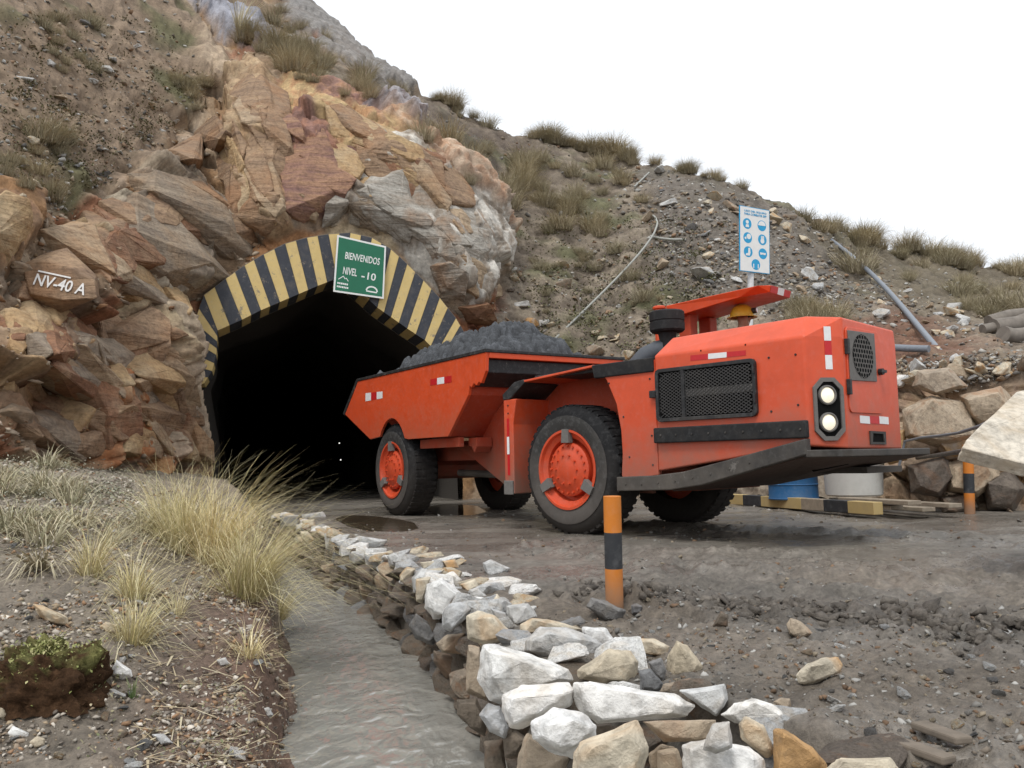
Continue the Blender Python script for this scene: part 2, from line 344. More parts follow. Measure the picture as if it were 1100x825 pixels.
def ground(x, y):
    """height, colour (rgb + wetness)"""
    n = len(x); P = np.c_[x, y, np.zeros(n)]
    n05 = fbm(P * .55, 3, 1); n2 = fbm(P * 2.1, 4, 2); n6 = fbm(P * 6.3, 4, 3); n16 = fbm(P * 16, 3, 4)
    wx, bx = wall_x(y), bank_x(y)
    d1 = np.abs(linedist(RIDGE1, x, y) + n2 * .16 + n05 * .1)
    lump = np.exp(-(d1 / .33) ** 2) * np.clip(.75 + .9 * n05 + .4 * n2, .15, 1)
    F1, F2, cr, _ = voro(np.c_[x * 9, y * 9, np.zeros(n)], 5)
    truck = np.exp(-(linedist([F0[:2] + [0.7, .6], R0[:2] + [.8, .6]], x, y) / 1.7) ** 4)
    near = sstep(7.5, 4.5, y)
    # road
    z = .012 * n05 + .012 * n2 * (1 - .6 * truck) + .006 * n6
    z += lump * (.05 + .06 * n6 + .10 * np.sqrt(np.clip(.55 - F1, 0, 1)) * (cr > .4) * cr + .05 * np.abs(n16))
    for k, r in enumerate(RUT):
        q = linedist(r, x, y) + .08 * n2
        z += -.05 * np.exp(-(q / .17) ** 2) + .035 * np.exp(-((q - .34) / .12) ** 2) * (1 + n6)
    rough = sstep(1.3, .2, x - wx) * .0 + near * (1 - lump)
    side = sstep(.35, -.25, d1 - np.abs(x) * 0) * 0
    inn = np.zeros(n)
    z += near * (.022 * n6 + .022 * np.clip(.55 - F1, 0, 1) * (cr > .5) + .012 * n16)
    pud = np.full(n, -9.)
    for q in PUDW: pud = np.maximum(pud, polydist(q, x, y) + .05 * n2)
    z = np.where(pud > -.12, z * sstep(-.0, -.12, pud) - .02 * sstep(-.1, .05, pud), z)
    far = sstep(9.5, 12.5, y - .25 * x) * sstep(1.0, 4.0, x)          # the far verge of the road
    z += far * .06
    col = np.array([.19, .17, .145])[None] * (1 + .25 * n2 + .2 * n05)[:, None]
    col = col + (np.array([.12, .102, .085]) - col) * np.clip(lump * .9 + near * .25 * (n2 > 0), 0, 1)[:, None]
    brown = sstep(.0, .7, n05 + .5 * near - .25) * near
    col = col + (np.array([.18, .145, .11]) - col) * (.7 * brown)[:, None]
    wet = np.clip(.85 + 1.0 * fbm(P * np.array([.5, 1.6, 1]) + 3, 3, 9) - .55 * near, 0, 1) * (1 - lump * .6)
    wet = np.maximum(wet, sstep(-.25, .0, pud))
    # ditch and bank
    bz = bank_z(x, y)
    edge = np.clip((bx - x) / .40, 0, 1) if np.isscalar(bx) else np.clip((bx - x + .08 * n6) / .34, 0, 1)
    zb = -.62 + (bz + .62) * sstep(0, 1, edge) + .03 * n2 + .022 * n6 + .01 * n16 + .012 * np.clip(.5 - F1, 0, 1) * (cr > .6)
    inwall = sstep(-.02, .10, x - wx)
    zd = -.75
    z = np.where(x < wx + .1, zd + (z - zd) * inwall, z)
    onb = x < bx
    z = np.where(onb, zb, z)
    cb = np.array([.25, .21, .165])[None] * (1 + .35 * n2 + .25 * n05)[:, None]
    red = sstep(.9, .3, bx - x) * sstep(8, 5, y)
    cb = cb + (np.array([.21, .115, .08]) - cb) * (.65 * red)[:, None]
    gg = np.clip(fbm(P * 1.3 + 9, 3, 12) * 1.6 + .15, 0, 1) * sstep(4.5, 7, y)
    cb = cb + (np.array([.13, .13, .075]) - cb) * (.5 * gg)[:, None]
    col = np.where(onb[:, None], cb, col); wet = np.where(onb, 0.0, wet)
    dd = (~onb) & (x < wx + .02)
    col = np.where(dd[:, None], np.array([.13, .11, .09]), col)
    return z, np.c_[np.clip(col, .01, 1), wet]
def groundz(x, y): return float(ground(np.array([float(x)]), np.array([float(y)]))[0][0])
na, nr = 520, 430
az = np.linspace(-1, 1, na); az = np.radians(44) * az + np.radians(16) * az ** 5
rr = np.concatenate([[.3, .8, 1.2], np.geomspace(1.6, 26, nr - 6), [40, 70, 120]])
A_, R_ = np.meshgrid(az, rr); gx = (np.sin(A_) * R_).ravel(); gy = (np.cos(A_) * R_).ravel()
gz, gc = ground(gx, gy)
GV = np.c_[gx, gy, gz]
idx = np.arange(na * nr).reshape(nr, na)
gf = np.c_[idx[:-1, :-1].ravel(), idx[:-1, 1:].ravel(), idx[1:, 1:].ravel(), idx[1:, :-1].ravel()]
M_ground = mat_terrain('wet_mud', .8, .020, 30, .4, True)
tag(link('ground', npmesh('ground', GV, gf, gc, True), None, M_ground), kind='structure')
m_ = MB(); m_.add([(-400, -400, -.9), (400, -400, -.9), (400, 400, -.9), (-400, 400, -.9)], [(0, 1, 2, 3)])
tag(m_.build('terrain', mat_plain('far_soil', (.12, .10, .08), .9)), kind='structure')

# ---- muddy water in the ditch and puddles on the road
ys = np.concatenate([np.linspace(.4, 12, 150), np.linspace(12.3, 22, 30)]); us = np.linspace(0, 1, 22)
wv = np.array([[bank_x(np.array(y)) - .18 + u * (wall_x(np.array(y)) + .12 - bank_x(np.array(y)) + .18), y, WATER_Z] for y in ys for u in us], float)
wv[:, 2] += .006 * fbm(wv * np.array([5, 4, 0]), 3, 31) + .003 * fbm(wv * np.array([14, 9, 0]), 2, 33)
ix = np.arange(len(wv)).reshape(len(ys), len(us)); wf = np.c_[ix[:-1, :-1].ravel(), ix[:-1, 1:].ravel(), ix[1:, 1:].ravel(), ix[1:, :-1].ravel()]
def mat_water(name, col, rough, s, dist):
    m, t, bs, N, L = _nodes(name); p = _wpos(N)
    mp = N.new('ShaderNodeMapping'); mp.inputs['Scale'].default_value = (1.0, .62, 1); mp.inputs['Rotation'].default_value = (0, 0, -.3); L.new(p, mp.inputs['Vector'])
    c = _mix(N, L, .5, col, _ramp(N, L, _noise(N, L, 3, 4, .6, p), [(.3, .75), (.7, 1.25)]), 'MULTIPLY')
    L.new(c, bs.inputs['Base Color']); bs.inputs['Roughness'].default_value = rough; bs.inputs['IOR'].default_value = 1.7; bs.inputs['Specular IOR Level'].default_value = .8
    b = _bump(N, L, bs, _noise(N, L, s, 1.2, .45, mp.outputs[0], .6), 1.0, dist); _bump(N, L, bs, _noise(N, L, s * 2.7, 2, .5, mp.outputs[0], .5), .7, dist * .35, b)
    return m
M_water = mat_water('silty_water', (.29, .28, .25), .03, 9, .024)
tag(link('water', npmesh('water', wv, wf, None, True), None, M_water), kind='structure')
M_pud = mat_water('puddle_water', (.10, .075, .05), .05, 9, .003)
for k, q in enumerate(PUDW[:2]):
    m_ = MB(); c = q.mean(0); m_.add([(c[0] + (p[0] - c[0]) * 1.08, c[1] + (p[1] - c[1]) * 1.08, -.006) for p in q], [tuple(range(len(q)))])
    tag(m_.build('puddle', M_pud), kind='structure')

# ---- the hillside: profiles from its foot to the ridge, sighted along bearings
HC = [(-600, [(600, 7), (450, 7.5), (300, 9), (100, 11), (-150, 14), (-500, 22)]),
      (-150, [(560, 8.2), (480, 8.7), (330, 9.8), (120, 12.5), (-120, 16), (-450, 26)]),
      (0, [(535, 9.2), (470, 9.6), (330, 10.4), (200, 12), (0, 15.5), (-330, 28)]),
      (100, [(545, 11.3), (480, 11.6), (330, 12.2), (220, 13.6), (40, 17.5), (-220, 30)]),
      (190, [(552, 14.5), (480, 14.7), (330, 15.0), (200, 16.4), (60, 20), (-120, 31)]),
      (225, [(552, 15.6), (480, 15.7), (350, 15.8), (240, 16.5), (110, 19.5), (-70, 31)]),
      (290, [(552, 16.1), (400, 16.1), (262, 16.1), (180, 17.0), (85, 20.2), (-20, 30)]),
      (350, [(552, 16.6), (400, 16.6), (250, 16.6), (160, 17.3), (88, 20.5), (22, 30)]),
      (430, [(552, 17.1), (400, 17.1), (280, 17.0), (190, 17.9), (130, 21), (95, 28)]),
      (500, [(550, 17.6), (400, 17.7), (330, 17.5), (235, 18.3), (175, 21.5), (124, 28.5)]),
      (548, [(545, 17.9), (410, 18.4), (350, 18.9), (270, 21), (210, 24), (140, 29.5)]),
      (640, [(540, 16.5), (440, 17.3), (372, 18.7), (290, 21.5), (220, 25), (163, 31)]),
      (770, [(535, 14.2), (440, 15.2), (375, 16.7), (300, 19), (245, 21.5), (190, 25.5)]),
      (860, [(535, 12.9), (440, 13.8), (385, 15.2), (320, 18), (275, 21.5), (230, 27)]),
      (930, [(540, 12.3), (450, 12.8), (394, 13.6), (352, 16.5), (312, 22), (257, 31)]),
      (1000, [(550, 11.6), (450, 11.9), (394, 12.4), (368, 16), (332, 22), (276, 34)]),
      (1100, [(560, 11.0), (450, 11.3), (392, 11.9), (368, 15.5), (337, 22), (291, 36)]),
      (1300, [(580, 10), (450, 10.4), (390, 11), (368, 14.5), (340, 22), (302, 38)]),
      (1800, [(600, 9.4), (450, 9.9), (390, 10.4), (372, 14), (350, 22), (325, 38)])]
hx = np.concatenate([np.linspace(-600, -60, 60)[:-1], np.linspace(-60, 1160, 700), np.linspace(1160, 1800, 60)[1:]])
cx = np.array([c[0] for c in HC], float); KN = np.array([c[1] for c in HC], float)               # cols x 6 x 2
hk = np.stack([[np.interp(hx, cx, KN[:, k, j]) for j in (0, 1)] for k in range(6)])               # 6,2,n
_gw = np.exp(-(np.arange(-24, 25) / 12.) ** 2); _gw /= _gw.sum()
for k in range(6):
    for j in (0, 1):
        a = np.pad(hk[k, j], 24, mode='edge'); hk[k, j] = np.convolve(a, _gw, 'valid')
tt = np.concatenate([np.linspace(0, 1, 60)[:-1], np.linspace(1, 2, 90)[:-1], np.linspace(2, 3, 80)[:-1], np.linspace(3, 4, 65)[:-1], np.linspace(4, 5, 46)])
def hermite(K, t):
    n = K.shape[0]; D = np.diff(K, axis=0); m = np.zeros_like(K); m[0] = D[0]; m[-1] = D[-1]
    s = np.sign(D[:-1]) == np.sign(D[1:]); m[1:-1] = np.where(s, 2 * D[:-1] * D[1:] / (D[:-1] + D[1:] + 1e-12), 0)
    i = np.clip(np.floor(t).astype(int), 0, n - 2); f = (t - i)[:, None]
    return (2 * f ** 3 - 3 * f ** 2 + 1) * K[i] + (f ** 3 - 2 * f ** 2 + f) * m[i] + (-2 * f ** 3 + 3 * f ** 2) * K[i + 1] + (f ** 3 - f ** 2) * m[i + 1]
hpy = hermite(hk[:, 0, :], tt); hd = hermite(hk[:, 1, :], tt); NT, NX = hpy.shape
hpx = np.broadcast_to(hx[None], hpy.shape)
HP = atY(hpx.ravel(), hpy.ravel(), hd.ravel()).reshape(NT, NX, 3)
PX, PY = hpx.ravel().copy(), hpy.ravel().copy()
du = np.gradient(HP, axis=1); dv = np.gradient(HP, axis=0); HN = np.cross(du, dv).reshape(-1, 3); HN /= np.linalg.norm(HN, axis=1)[:, None]
HN *= np.sign((HN * (CAM - HP.reshape(-1, 3))).sum(1))[:, None]
P = HP.reshape(-1, 3)
wob = fbm(P * .8, 3, 41); wob2 = fbm(P * 2.7, 3, 42)
qx, qy = PX + 9 * wob + 5 * wob2, PY + 9 * fbm(P * .8 + 31, 3, 43) + 5 * fbm(P * 2.7 + 11, 3, 44)
# rock (1) or loose earth (0)
ROCK = [[(-700, 520), (-700, 300), (-150, 250), (0, 225), (60, 240), (115, 195), (170, 170), (225, 90), (205, 30), (215, 0), (250, 20), (300, 70), (400, 110), (470, 150), (540, 245), (545, 300), (525, 350), (520, 560), (-100, 560)],
        [(290, -40), (330, -10), (450, 105), (400, 95), (330, 50), (270, 0)], [(150, -30), (215, -10), (300, 45), (290, 60), (220, 30)],
        [(385, 115), (430, 118), (455, 150), (430, 150)], [(945, 402), (1110, 402), (1300, 410), (1300, 560), (945, 560)]]
wr = np.zeros(len(P))
for q in ROCK: wr = np.maximum(wr, sstep(-9, 6, polydist(q, qx, qy)))
# strata frame: beds dip down to the right
ca, sa = math.cos(math.radians(-38)), math.sin(math.radians(-38))
S = np.c_[P[:, 0] * ca + P[:, 2] * -sa * -1, P[:, 1], P[:, 2] * ca - P[:, 0] * sa * 1]
lw = fbm(P * .33, 2, 45); Sw = S + .45 * np.c_[lw, fbm(P * .33 + 8, 2, 46), lw]
F1, F2, cr, cen = voro(Sw * np.array([.55, .8, 1.25]), 51)
tl = np.stack([h01((cr * 1e6).astype(int), np.zeros(len(cr), int), np.zeros(len(cr), int), 60 + k) - .5 for k in range(3)], 1)
blk = (cr - .5) * .50 + ((Sw * np.array([.55, .8, 1.25]) - cen) * tl).sum(1) * 1.15 - .16 * sstep(.05, .0, F2 - F1)
G1, G2, gr_, cen2 = voro(Sw * np.array([1.7, 2.2, 3.4]) + 5, 71)
tl2 = np.stack([h01((gr_ * 1e6).astype(int), np.zeros(len(gr_), int), np.zeros(len(gr_), int), 66 + k) - .5 for k in range(3)], 1)
blk2 = (gr_ - .5) * .13 + ((Sw * np.array([1.7, 2.2, 3.4]) + 5 - cen2) * tl2).sum(1) * .30 - .05 * sstep(.06, 0, G2 - G1)
bed = fbm(Sw * np.array([.6, .6, 7.0]), 3, 81)
f1 = fbm(P * .5, 4, 91); f2 = fbm(P * 1.9, 4, 92); f3 = fbm(P * 7, 3, 93)
rockd = blk + blk2 + .05 * bed + .05 * f2 + .02 * f3
earthd = .22 * f1 + .10 * f2 + .035 * f3
T_ = lambda r, g, b: np.array([r, g, b])
tan, ochre, grey, rust, purple, cream = T_(.33, .22, .135), T_(.38, .21, .09), T_(.27, .225, .18), T_(.24, .085, .04), T_(.135, .06, .06), T_(.46, .35, .24)
def lerp(a, b, t): return a + (b - a) * np.clip(t, 0, 1)[:, None]
crk = lerp(np.broadcast_to(tan, P.shape), grey[None], .5 + .9 * f1)
crk = lerp(crk, ochre[None], sstep(.1, .6, fbm(P * .7 + 5, 3, 95)) * .8)
crk = lerp(crk, (tan * .55)[None], (cr > .68) * .55 + (gr_ > .75) * .35)
crk = lerp(crk, cream[None], (gr_ < .22) * .5)
crk = lerp(crk, rust[None], sstep(.28, .62, fbm(P * .9 + 50, 3, 97)) * .65)
cea = lerp(np.broadcast_to(T_(.165, .132, .102), P.shape), T_(.23, .19, .145)[None], .5 + f2)
cea = lerp(cea, T_(.235, .165, .11)[None], .7 * sstep(330, 200, PX))
cea = lerp(cea, T_(.10, .105, .048)[None], sstep(.02, .5, fbm(P * .55 + 77, 3, 98)) * .75 * sstep(-200, 100, PX) * sstep(1150, 700, PX))
lift = np.zeros(len(P)); smooth = np.zeros(len(P)); streak_w = np.zeros(len(P))
streak = fbm(np.c_[P[:, 0] * 5, P[:, 1] * 5, P[:, 2] * .55], 4, 99)
def feature(poly, up=0., edge=7., sm=.6, col=None, amt=1., col2=None, mode='streak', soft=8):
    """an outcrop of its own: stands proud by up metres, with its own rock colour"""
    global lift, smooth, crk, cea
    d = polydist(poly, qx, qy); k = sstep(-edge * .4, edge, d)
    lift = lift + up * k; smooth = np.maximum(smooth, sm * k)
    if mode == 'streak' and sm > .5: streak_w[:] = np.maximum(streak_w, k)
    if col is not None:
        kk = sstep(-soft * .5, soft * .5, d) * amt
        pat = {'streak': streak, 'bed': bed * 1.2, 'blot': f2}[mode]
        c = np.broadcast_to(np.array(col), P.shape) if col2 is None else lerp(np.broadcast_to(np.array(col), P.shape), np.array(col2)[None], sstep(-.25, .35, pat))
        crk = lerp(crk, c, kk)
# outcrops around the portal
feature([(238, 95), (262, 68), (300, 80), (355, 92), (430, 125), (500, 185), (545, 250), (538, 320), (500, 350), (440, 260), (370, 240), (300, 262), (262, 240), (245, 160)], .25, 14, .8)
feature([(246, 88), (280, 75), (303, 120), (312, 250), (285, 258), (262, 232), (250, 165)], .35, 9, .75, (.43, .31, .19), .85, (.32, .21, .12))
feature([(300, 95), (350, 98), (440, 150), (448, 178), (388, 205), (362, 185), (330, 170), (303, 175)], .1, 9, .9, (.50, .36, .19), .9, (.40, .23, .12))
feature([(303, 150), (325, 135), (352, 150), (360, 180), (372, 218), (352, 236), (312, 228), (304, 190)], .14, 5, .97, (.20, .105, .095), .9, (.30, .15, .105))
feature([(330, 98), (362, 100), (420, 128), (432, 150), (395, 148), (365, 128)], .1, 8, .6, (.20, .10, .10), .8, (.36, .20, .13))
feature([(366, 200), (400, 168), (448, 160), (490, 190), (535, 250), (542, 290), (520, 322), (495, 342), (470, 315), (435, 268), (400, 248), (365, 250)], .22, 9, .9, (.52, .49, .44), .95, (.30, .25, .20))
feature([(400, 120), (450, 150), (505, 188), (543, 243), (538, 265), (500, 218), (445, 172), (398, 148)], .28, 7, .9, (.42, .25, .155), .9, (.50, .38, .28))
feature([(362, 172), (378, 170), (385, 190), (372, 200)], .05, 5, .8, (.12, .06, .06), .9)
feature([(470, 318), (500, 345), (528, 330), (540, 300), (548, 352), (520, 372), (485, 350)], -.12, 6, .2, (.33, .13, .06), .85, (.20, .08, .05))
feature([(352, 238), (425, 240), (432, 262), (410, 268), (360, 256)], .03, 6, .85, (.50, .39, .25), .85)
feature([(262, 262), (315, 250), (352, 250), (330, 262), (272, 282)], -.1, 6, .3, (.36, .17, .07), .8)
# bedded slabs left of the arch
feature([(132, 188), (188, 188), (250, 226), (270, 262), (262, 283), (222, 258), (165, 222)], .5, 6, .75, (.40, .325, .24), .9, (.24, .19, .145), 'bed', 6)
feature([(116, 212), (150, 206), (225, 262), (238, 285), (214, 300), (202, 328), (165, 312), (122, 262)], .42, 6, .75, (.41, .35, .265), .9, (.25, .205, .16), 'bed', 6)
feature([(40, 262), (100, 235), (128, 262), (165, 318), (138, 330), (112, 300), (75, 280)], .22, 7, .5, (.46, .36, .24), .8, (.33, .23, .13))
feature([(-40, 225), (25, 228), (35, 262), (12, 300), (-40, 310)], .35, 6, .4, (.38, .23, .12), .8, (.24, .15, .09))
feature([(150, 318), (192, 325), (222, 372), (226, 430), (205, 455), (170, 430), (150, 370)], .35, 9, .45, (.45, .36, .26), .85, (.33, .26, .19), 'blot')
feature([(165, 440), (228, 435), (230, 500), (165, 500)], .3, 8, .4, (.43, .35, .26), .8, (.30, .24, .18), 'blot')
feature([(98, 400), (135, 395), (152, 440), (140, 500), (100, 505), (92, 450)], .25, 8, .4, (.33, .13, .05), .9, (.40, .26, .15))
feature([(20, 405), (85, 392), (95, 430), (70, 470), (30, 468)], -.75, 12, .2, (.12, .05, .03), .9, (.2, .09, .05))
feature([(0, 355), (70, 345), (92, 385), (30, 402), (0, 420)], .25, 8, .4, (.40, .27, .15), .7, (.25, .17, .12))
feature([(100, 330), (150, 318), (172, 380), (150, 400), (112, 380)], .12, 8, .4, (.42, .33, .21), .8, (.30, .22, .14), 'bed')
# bluish and grey rock high on the ridge
feature([(195, -8), (225, 0), (300, 48), (285, 60), (240, 42)], .5, 6, .8, (.33, .335, .38), .95, (.24, .24, .27), 'bed', 5)
feature([(386, 118), (425, 116), (452, 146), (440, 156), (410, 140)], .4, 6, .7, (.36, .35, .37), .9, (.16, .13, .13))
feature([(285, -60), (330, -12), (452, 104), (415, 100), (360, 62), (300, 20)], .3, 8, .6, (.27, .26, .25), .9, (.17, .16, .15), 'blot')
feature([(140, -30), (185, -10), (240, 60), (262, 80), (232, 98), (190, 60)], .35, 8, .55, (.40, .31, .22), .9, (.28, .21, .15), 'bed')
# courses of tan rock under the bench on the far right
feature([(945, 402), (1300, 405), (1300, 470), (945, 470)], .1, 8, .3, (.40, .30, .20), .6, (.27, .19, .14))
# loose red-brown spoil and grey scree
def stain(poly, col, amt, soft=14):
    global cea
    cea = lerp(cea, np.array(col)[None], sstep(-soft, soft, polydist(poly, qx, qy)) * amt)
stain([(885, 345), (960, 335), (1060, 372), (1100, 380), (960, 392), (880, 385)], (.15, .072, .045), .85)
stain([(640, 170), (770, 186), (880, 250), (930, 330), (860, 345), (700, 300), (700, 210)], (.155, .135, .115), .9)
stain([(420, 100), (520, 135), (600, 160), (580, 175), (470, 150)], (.085, .062, .05), .7)
stain([(860, 245), (1110, 290), (1110, 330), (980, 330), (900, 290)], (.115, .095, .062), .7)
disp = wr * (blk * (1 - .62 * smooth) * (.35 + .65 * sstep(60, 140, PY)) + blk2 * (1 - .5 * smooth) * (.35 + .65 * sstep(60, 140, PY)) + (.035 * bed + .015 * f2 + .006 * f3) + lift + .04 * bed * smooth * (streak_w < .5)) + (1 - wr) * earthd
# keep the wall calm where the portal lining sits, and cut the opening
AR_O = [(60, 640), (60, 560), (62, 470), (65, 400), (100, 300), (180, 240), (250, 190), (320, 150), (400, 110), (480, 88), (560, 75), (640, 70), (720, 88), (790, 130), (850, 185), (910, 245), (970, 310), (1030, 385), (1062, 440), (1080, 530)]
AR_I = [(100, 625), (130, 580), (145, 520), (148, 470), (150, 430), (240, 390), (310, 355), (380, 325), (450, 295), (520, 265), (590, 238), (625, 245), (680, 290), (740, 345), (790, 380), (850, 422), (915, 465), (960, 510), (990, 560), (1008, 640)]
cv8 = lambda L: [(190 + x / 3.4375, 230 + y / 3.4375) for x, y in L]
AR_O, AR_I = cv8(AR_O), cv8(AR_I)
OPEN = [(236, 560), (232, 520), (229, 480), (224, 440)] + AR_I + [(486, 460), (490, 560)]
dO = polydist([(225, 560), (214, 440)] + AR_O + [(520, 460), (520, 560)], PX, PY)
calm = sstep(-26, -2, dO); disp = disp * (1 - .85 * calm)
P2 = P + HN * disp[:, None]
hc = lerp(cea, crk, wr)
hc = hc * (1 + .22 * f2 + .12 * f3)[:, None]
cut = polydist([(238, 600), (232, 520), (228, 470), (222, 440)] + [(a[0] * .75 + b[0] * .25, a[1] * .75 + b[1] * .25) for a, b in zip(AR_I, AR_O)] + [(494, 460), (498, 600)], PX, PY) > 0
# land behind the ridge falls away
top = P2.reshape(NT, NX, 3)[-1]; rad = np.c_[top[:, 0], top[:, 1]]; rad /= np.linalg.norm(rad, axis=1)[:, None]
ext = [np.c_[top[:, :2] + rad * a, top[:, 2] + b] for a, b in ((.6, .02), (2, -.25), (6, -1.6), (20, -9), (70, -40))]
ALL = np.vstack([P2] + ext); hcol = np.vstack([hc] + [hc.reshape(NT, NX, 3)[-1]] * 5)
ii = np.arange((NT + 5) * NX).reshape(NT + 5, NX)
hf = np.c_[ii[:-1, :-1].ravel(), ii[:-1, 1:].ravel(), ii[1:, 1:].ravel(), ii[1:, :-1].ravel()]
cuta = np.r_[cut, np.zeros(5 * NX, bool)]; hf = hf[~cuta[hf].any(1)]
M_hill = mat_terrain('hillside_rock_and_earth', .85, .016, 17, .25, False, .7, 0.)
hill_me = npmesh('hillside', ALL, hf, np.clip(hcol, .008, .9), False)
HILL = tag(link('hillside', hill_me, None, M_hill), kind='structure')
hsx, hsy = proj(P2)
vis_ok = ~cut
def hill_at(px, py):
    k = int(np.argmin(np.where(vis_ok, (hsx - px) ** 2 + (hsy - py) ** 2, 1e12))); return P2[k].copy(), HN[k].copy()
gsx, gsy = proj(GV); gsx = np.where(GV[:, 1] > .5, gsx, 1e9)
def ground_at(px, py, left=None):
    c = (gsx - px) ** 2 + (gsy - py) ** 2
    ok = c < 60
    if not ok.any(): return GV[int(np.argmin(c))].copy()
    return GV[int(np.argmin(np.where(ok, c + GV[:, 1] * .5, 1e12)))].copy()

# ================================================================== TUNNEL PORTAL
pa = math.radians(18); PN = np.array([math.sin(pa), -math.cos(pa), 0]); PP0 = atY(350., 300., 16.2)
def onportal(x, y, off=0.):
    v = ray(x, y); return CAM + v * (((PP0 + PN * off - CAM) @ PN) / (v @ PN))
M_yel = mat_paint('yellow_portal_paint', (.66, .49, .20), .6, (.30, .22, .13), .75, dust=.45, chip=((.24, .20, .16), 6, .585))
M_blk = mat_paint('black_portal_paint', (.040, .044, .056), .55, (.17, .14, .11), .5, dust=.22, chip=((.22, .18, .14), 6, .585))
M_conc = mat_plain('sprayed_concrete', (.20, .17, .14), .9)
portal = thing('tunnel_portal', 'arched tunnel portal lining painted in yellow and black stripes', 'portal', tuple(onportal(350., 545.)))
pinv = np.array(portal.location)
arc_o = [onportal(*p) for p in AR_O]; arc_i = [onportal(*p) for p in AR_I]
nst = len(arc_o) - 1
ring = MB()
for k in range(nst):
    for h in (0, 1):
        t0, t1 = h * .5 + .012, h * .5 + .488
        o0, o1 = [arc_o[k] * (1 - t) + arc_o[k + 1] * t for t in (t0, t1)]; i0, i1 = [arc_i[k] * (1 - t) + arc_i[k + 1] * t for t in (t0, t1)]
        m_ = MB(); w_ = rng.uniform(-.012, .012, 4)
        pr = .006
        F = [o0 + PN * pr, o1 + PN * pr, i1 + PN * pr, i0 + PN * pr, i0 - PN * .9, i1 - PN * .9, o0 - PN * .02, o1 - PN * .02]
        m_.add([tuple(p - pinv) for p in F], [(0, 1, 2, 3), (3, 2, 5, 4), (0, 6, 7, 1), (6, 0, 3), (1, 7, 2), (6, 3, 4), (7, 5, 2)])
        m_.build('painted_stripe', M_yel if h == 0 else M_blk, portal)
    o0, o1, i0, i1 = arc_o[k], arc_o[k + 1], arc_i[k], arc_i[k + 1]; b = len(ring.v)
    oo0, oo1 = [q + (q - j) * .015 for q, j in ((o0, i0), (o1, i1))]
    ring.add([tuple(p - pinv) for p in (oo0 - PN * .01, oo1 - PN * .01, i1 - PN * .01, i0 - PN * .01, oo0 - PN * 1.3, oo1 - PN * 1.3, i1 - PN * .95, i0 - PN * .95)],
             [(0, 1, 2, 3), (0, 4, 5, 1), (4, 7, 6, 5)])
ring.build('lining', M_conc, portal)
# the drift behind it: rough rock, the tunnel's darkness put into its colour
tp = [onportal(*p) for p in OPEN]; cen_ = np.mean(tp, 0); tv = []
dep = np.concatenate([[.35], np.linspace(.9, 44, 60)])
for d_ in dep:
    sc_ = 1.04 + .03 * math.sin(d_ * 1.7)
    for k, p in enumerate(tp):
        tv.append(cen_ + (p - cen_) * np.array([sc_, sc_, sc_]) - PN * d_)
tv = np.array(tv); n_ = len(tp); tv += .28 * np.stack([fbm(tv * .8 + 9 * k, 3, 110 + k) for k in range(3)], 1) * np.repeat(np.clip((dep - .6) / 1.2, 0, 1), n_)[:, None]
tf = [[a * n_ + k, a * n_ + (k + 1) % n_, (a + 1) * n_ + (k + 1) % n_, (a + 1) * n_ + k] for a in range(len(dep) - 1) for k in range(n_)]
tf += [[(len(dep) - 1) * n_ + k, (len(dep) - 1) * n_ + k + 1, (len(dep) - 1) * n_ + n_ - 2 - k, (len(dep) - 1) * n_ + n_ - 1 - k] for k in range(n_ // 2 - 1)]
M_drift = mat_plain('darkened_drift_rock', (.06, .054, .048), .95, spec=.1)  # base colour darkened so the drift reads as unlit
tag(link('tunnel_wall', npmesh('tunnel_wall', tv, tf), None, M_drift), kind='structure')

# ================================================================== SIGNS
M_green = mat_plain('green_enamel', (.012, .145, .075), .4, noise=.15, scale=6)
M_white = mat_plain('white_enamel', (.80, .80, .78), .45, noise=.12, scale=9)
M_cyan = mat_plain('blue_print', (.015, .33, .62), .45, noise=.1)
M_steel = mat_plain('galvanised_steel', (.42, .43, .44), .45, .6)
def board(name, label, quad, thick=.03):
    """flat board through four surveyed corners (tl, tr, br, bl); children live in its own plane"""
    tl, tr, br, bl = [Vector(q) for q in quad]
    xa = ((tr - tl) + (br - bl)).normalized(); up = ((tl - bl) + (tr - br)); up = (up - xa * up.dot(xa)).normalized(); n = xa.cross(up)
    c = (tl + tr + br + bl) / 4; o = bpy.data.objects.new(name, None); COL.objects.link(o)
    o.matrix_world = Matrix(((xa[0], up[0], n[0], c[0]), (xa[1], up[1], n[1], c[1]), (xa[2], up[2], n[2], c[2]), (0, 0, 0, 1)))
    tag(o, label, 'sign'); loc = [((q - c).dot(xa), (q - c).dot(up)) for q in (tl, tr, br, bl)]
    return o, loc
def flat(o, name, poly, z, mat, th=.002):
    m_ = MB(); m_.prism(poly, z, z + th, 'z'); return m_.build(name, mat, o)
def letters(o, txt, w, h, x, y, z, mat, name='lettering'):
    me = text_mesh(txt, 1.0, .0015); vs = np.array([v.co[:] for v in me.vertices]); mn, mxx = vs.min(0), vs.max(0)
    for v in me.vertices:
        v.co.x = ((v.co.x - mn[0]) / (mxx[0] - mn[0]) - .5) * w + x; v.co.y = ((v.co.y - mn[1]) / (mxx[1] - mn[1]) - .5) * h + y; v.co.z += z
    return link(name, me, o, mat)
q4 = [onportal(*p, .12) for p in ((362.4, 252.3), (414.8, 264.5), (412.2, 321), (358, 313.2))]
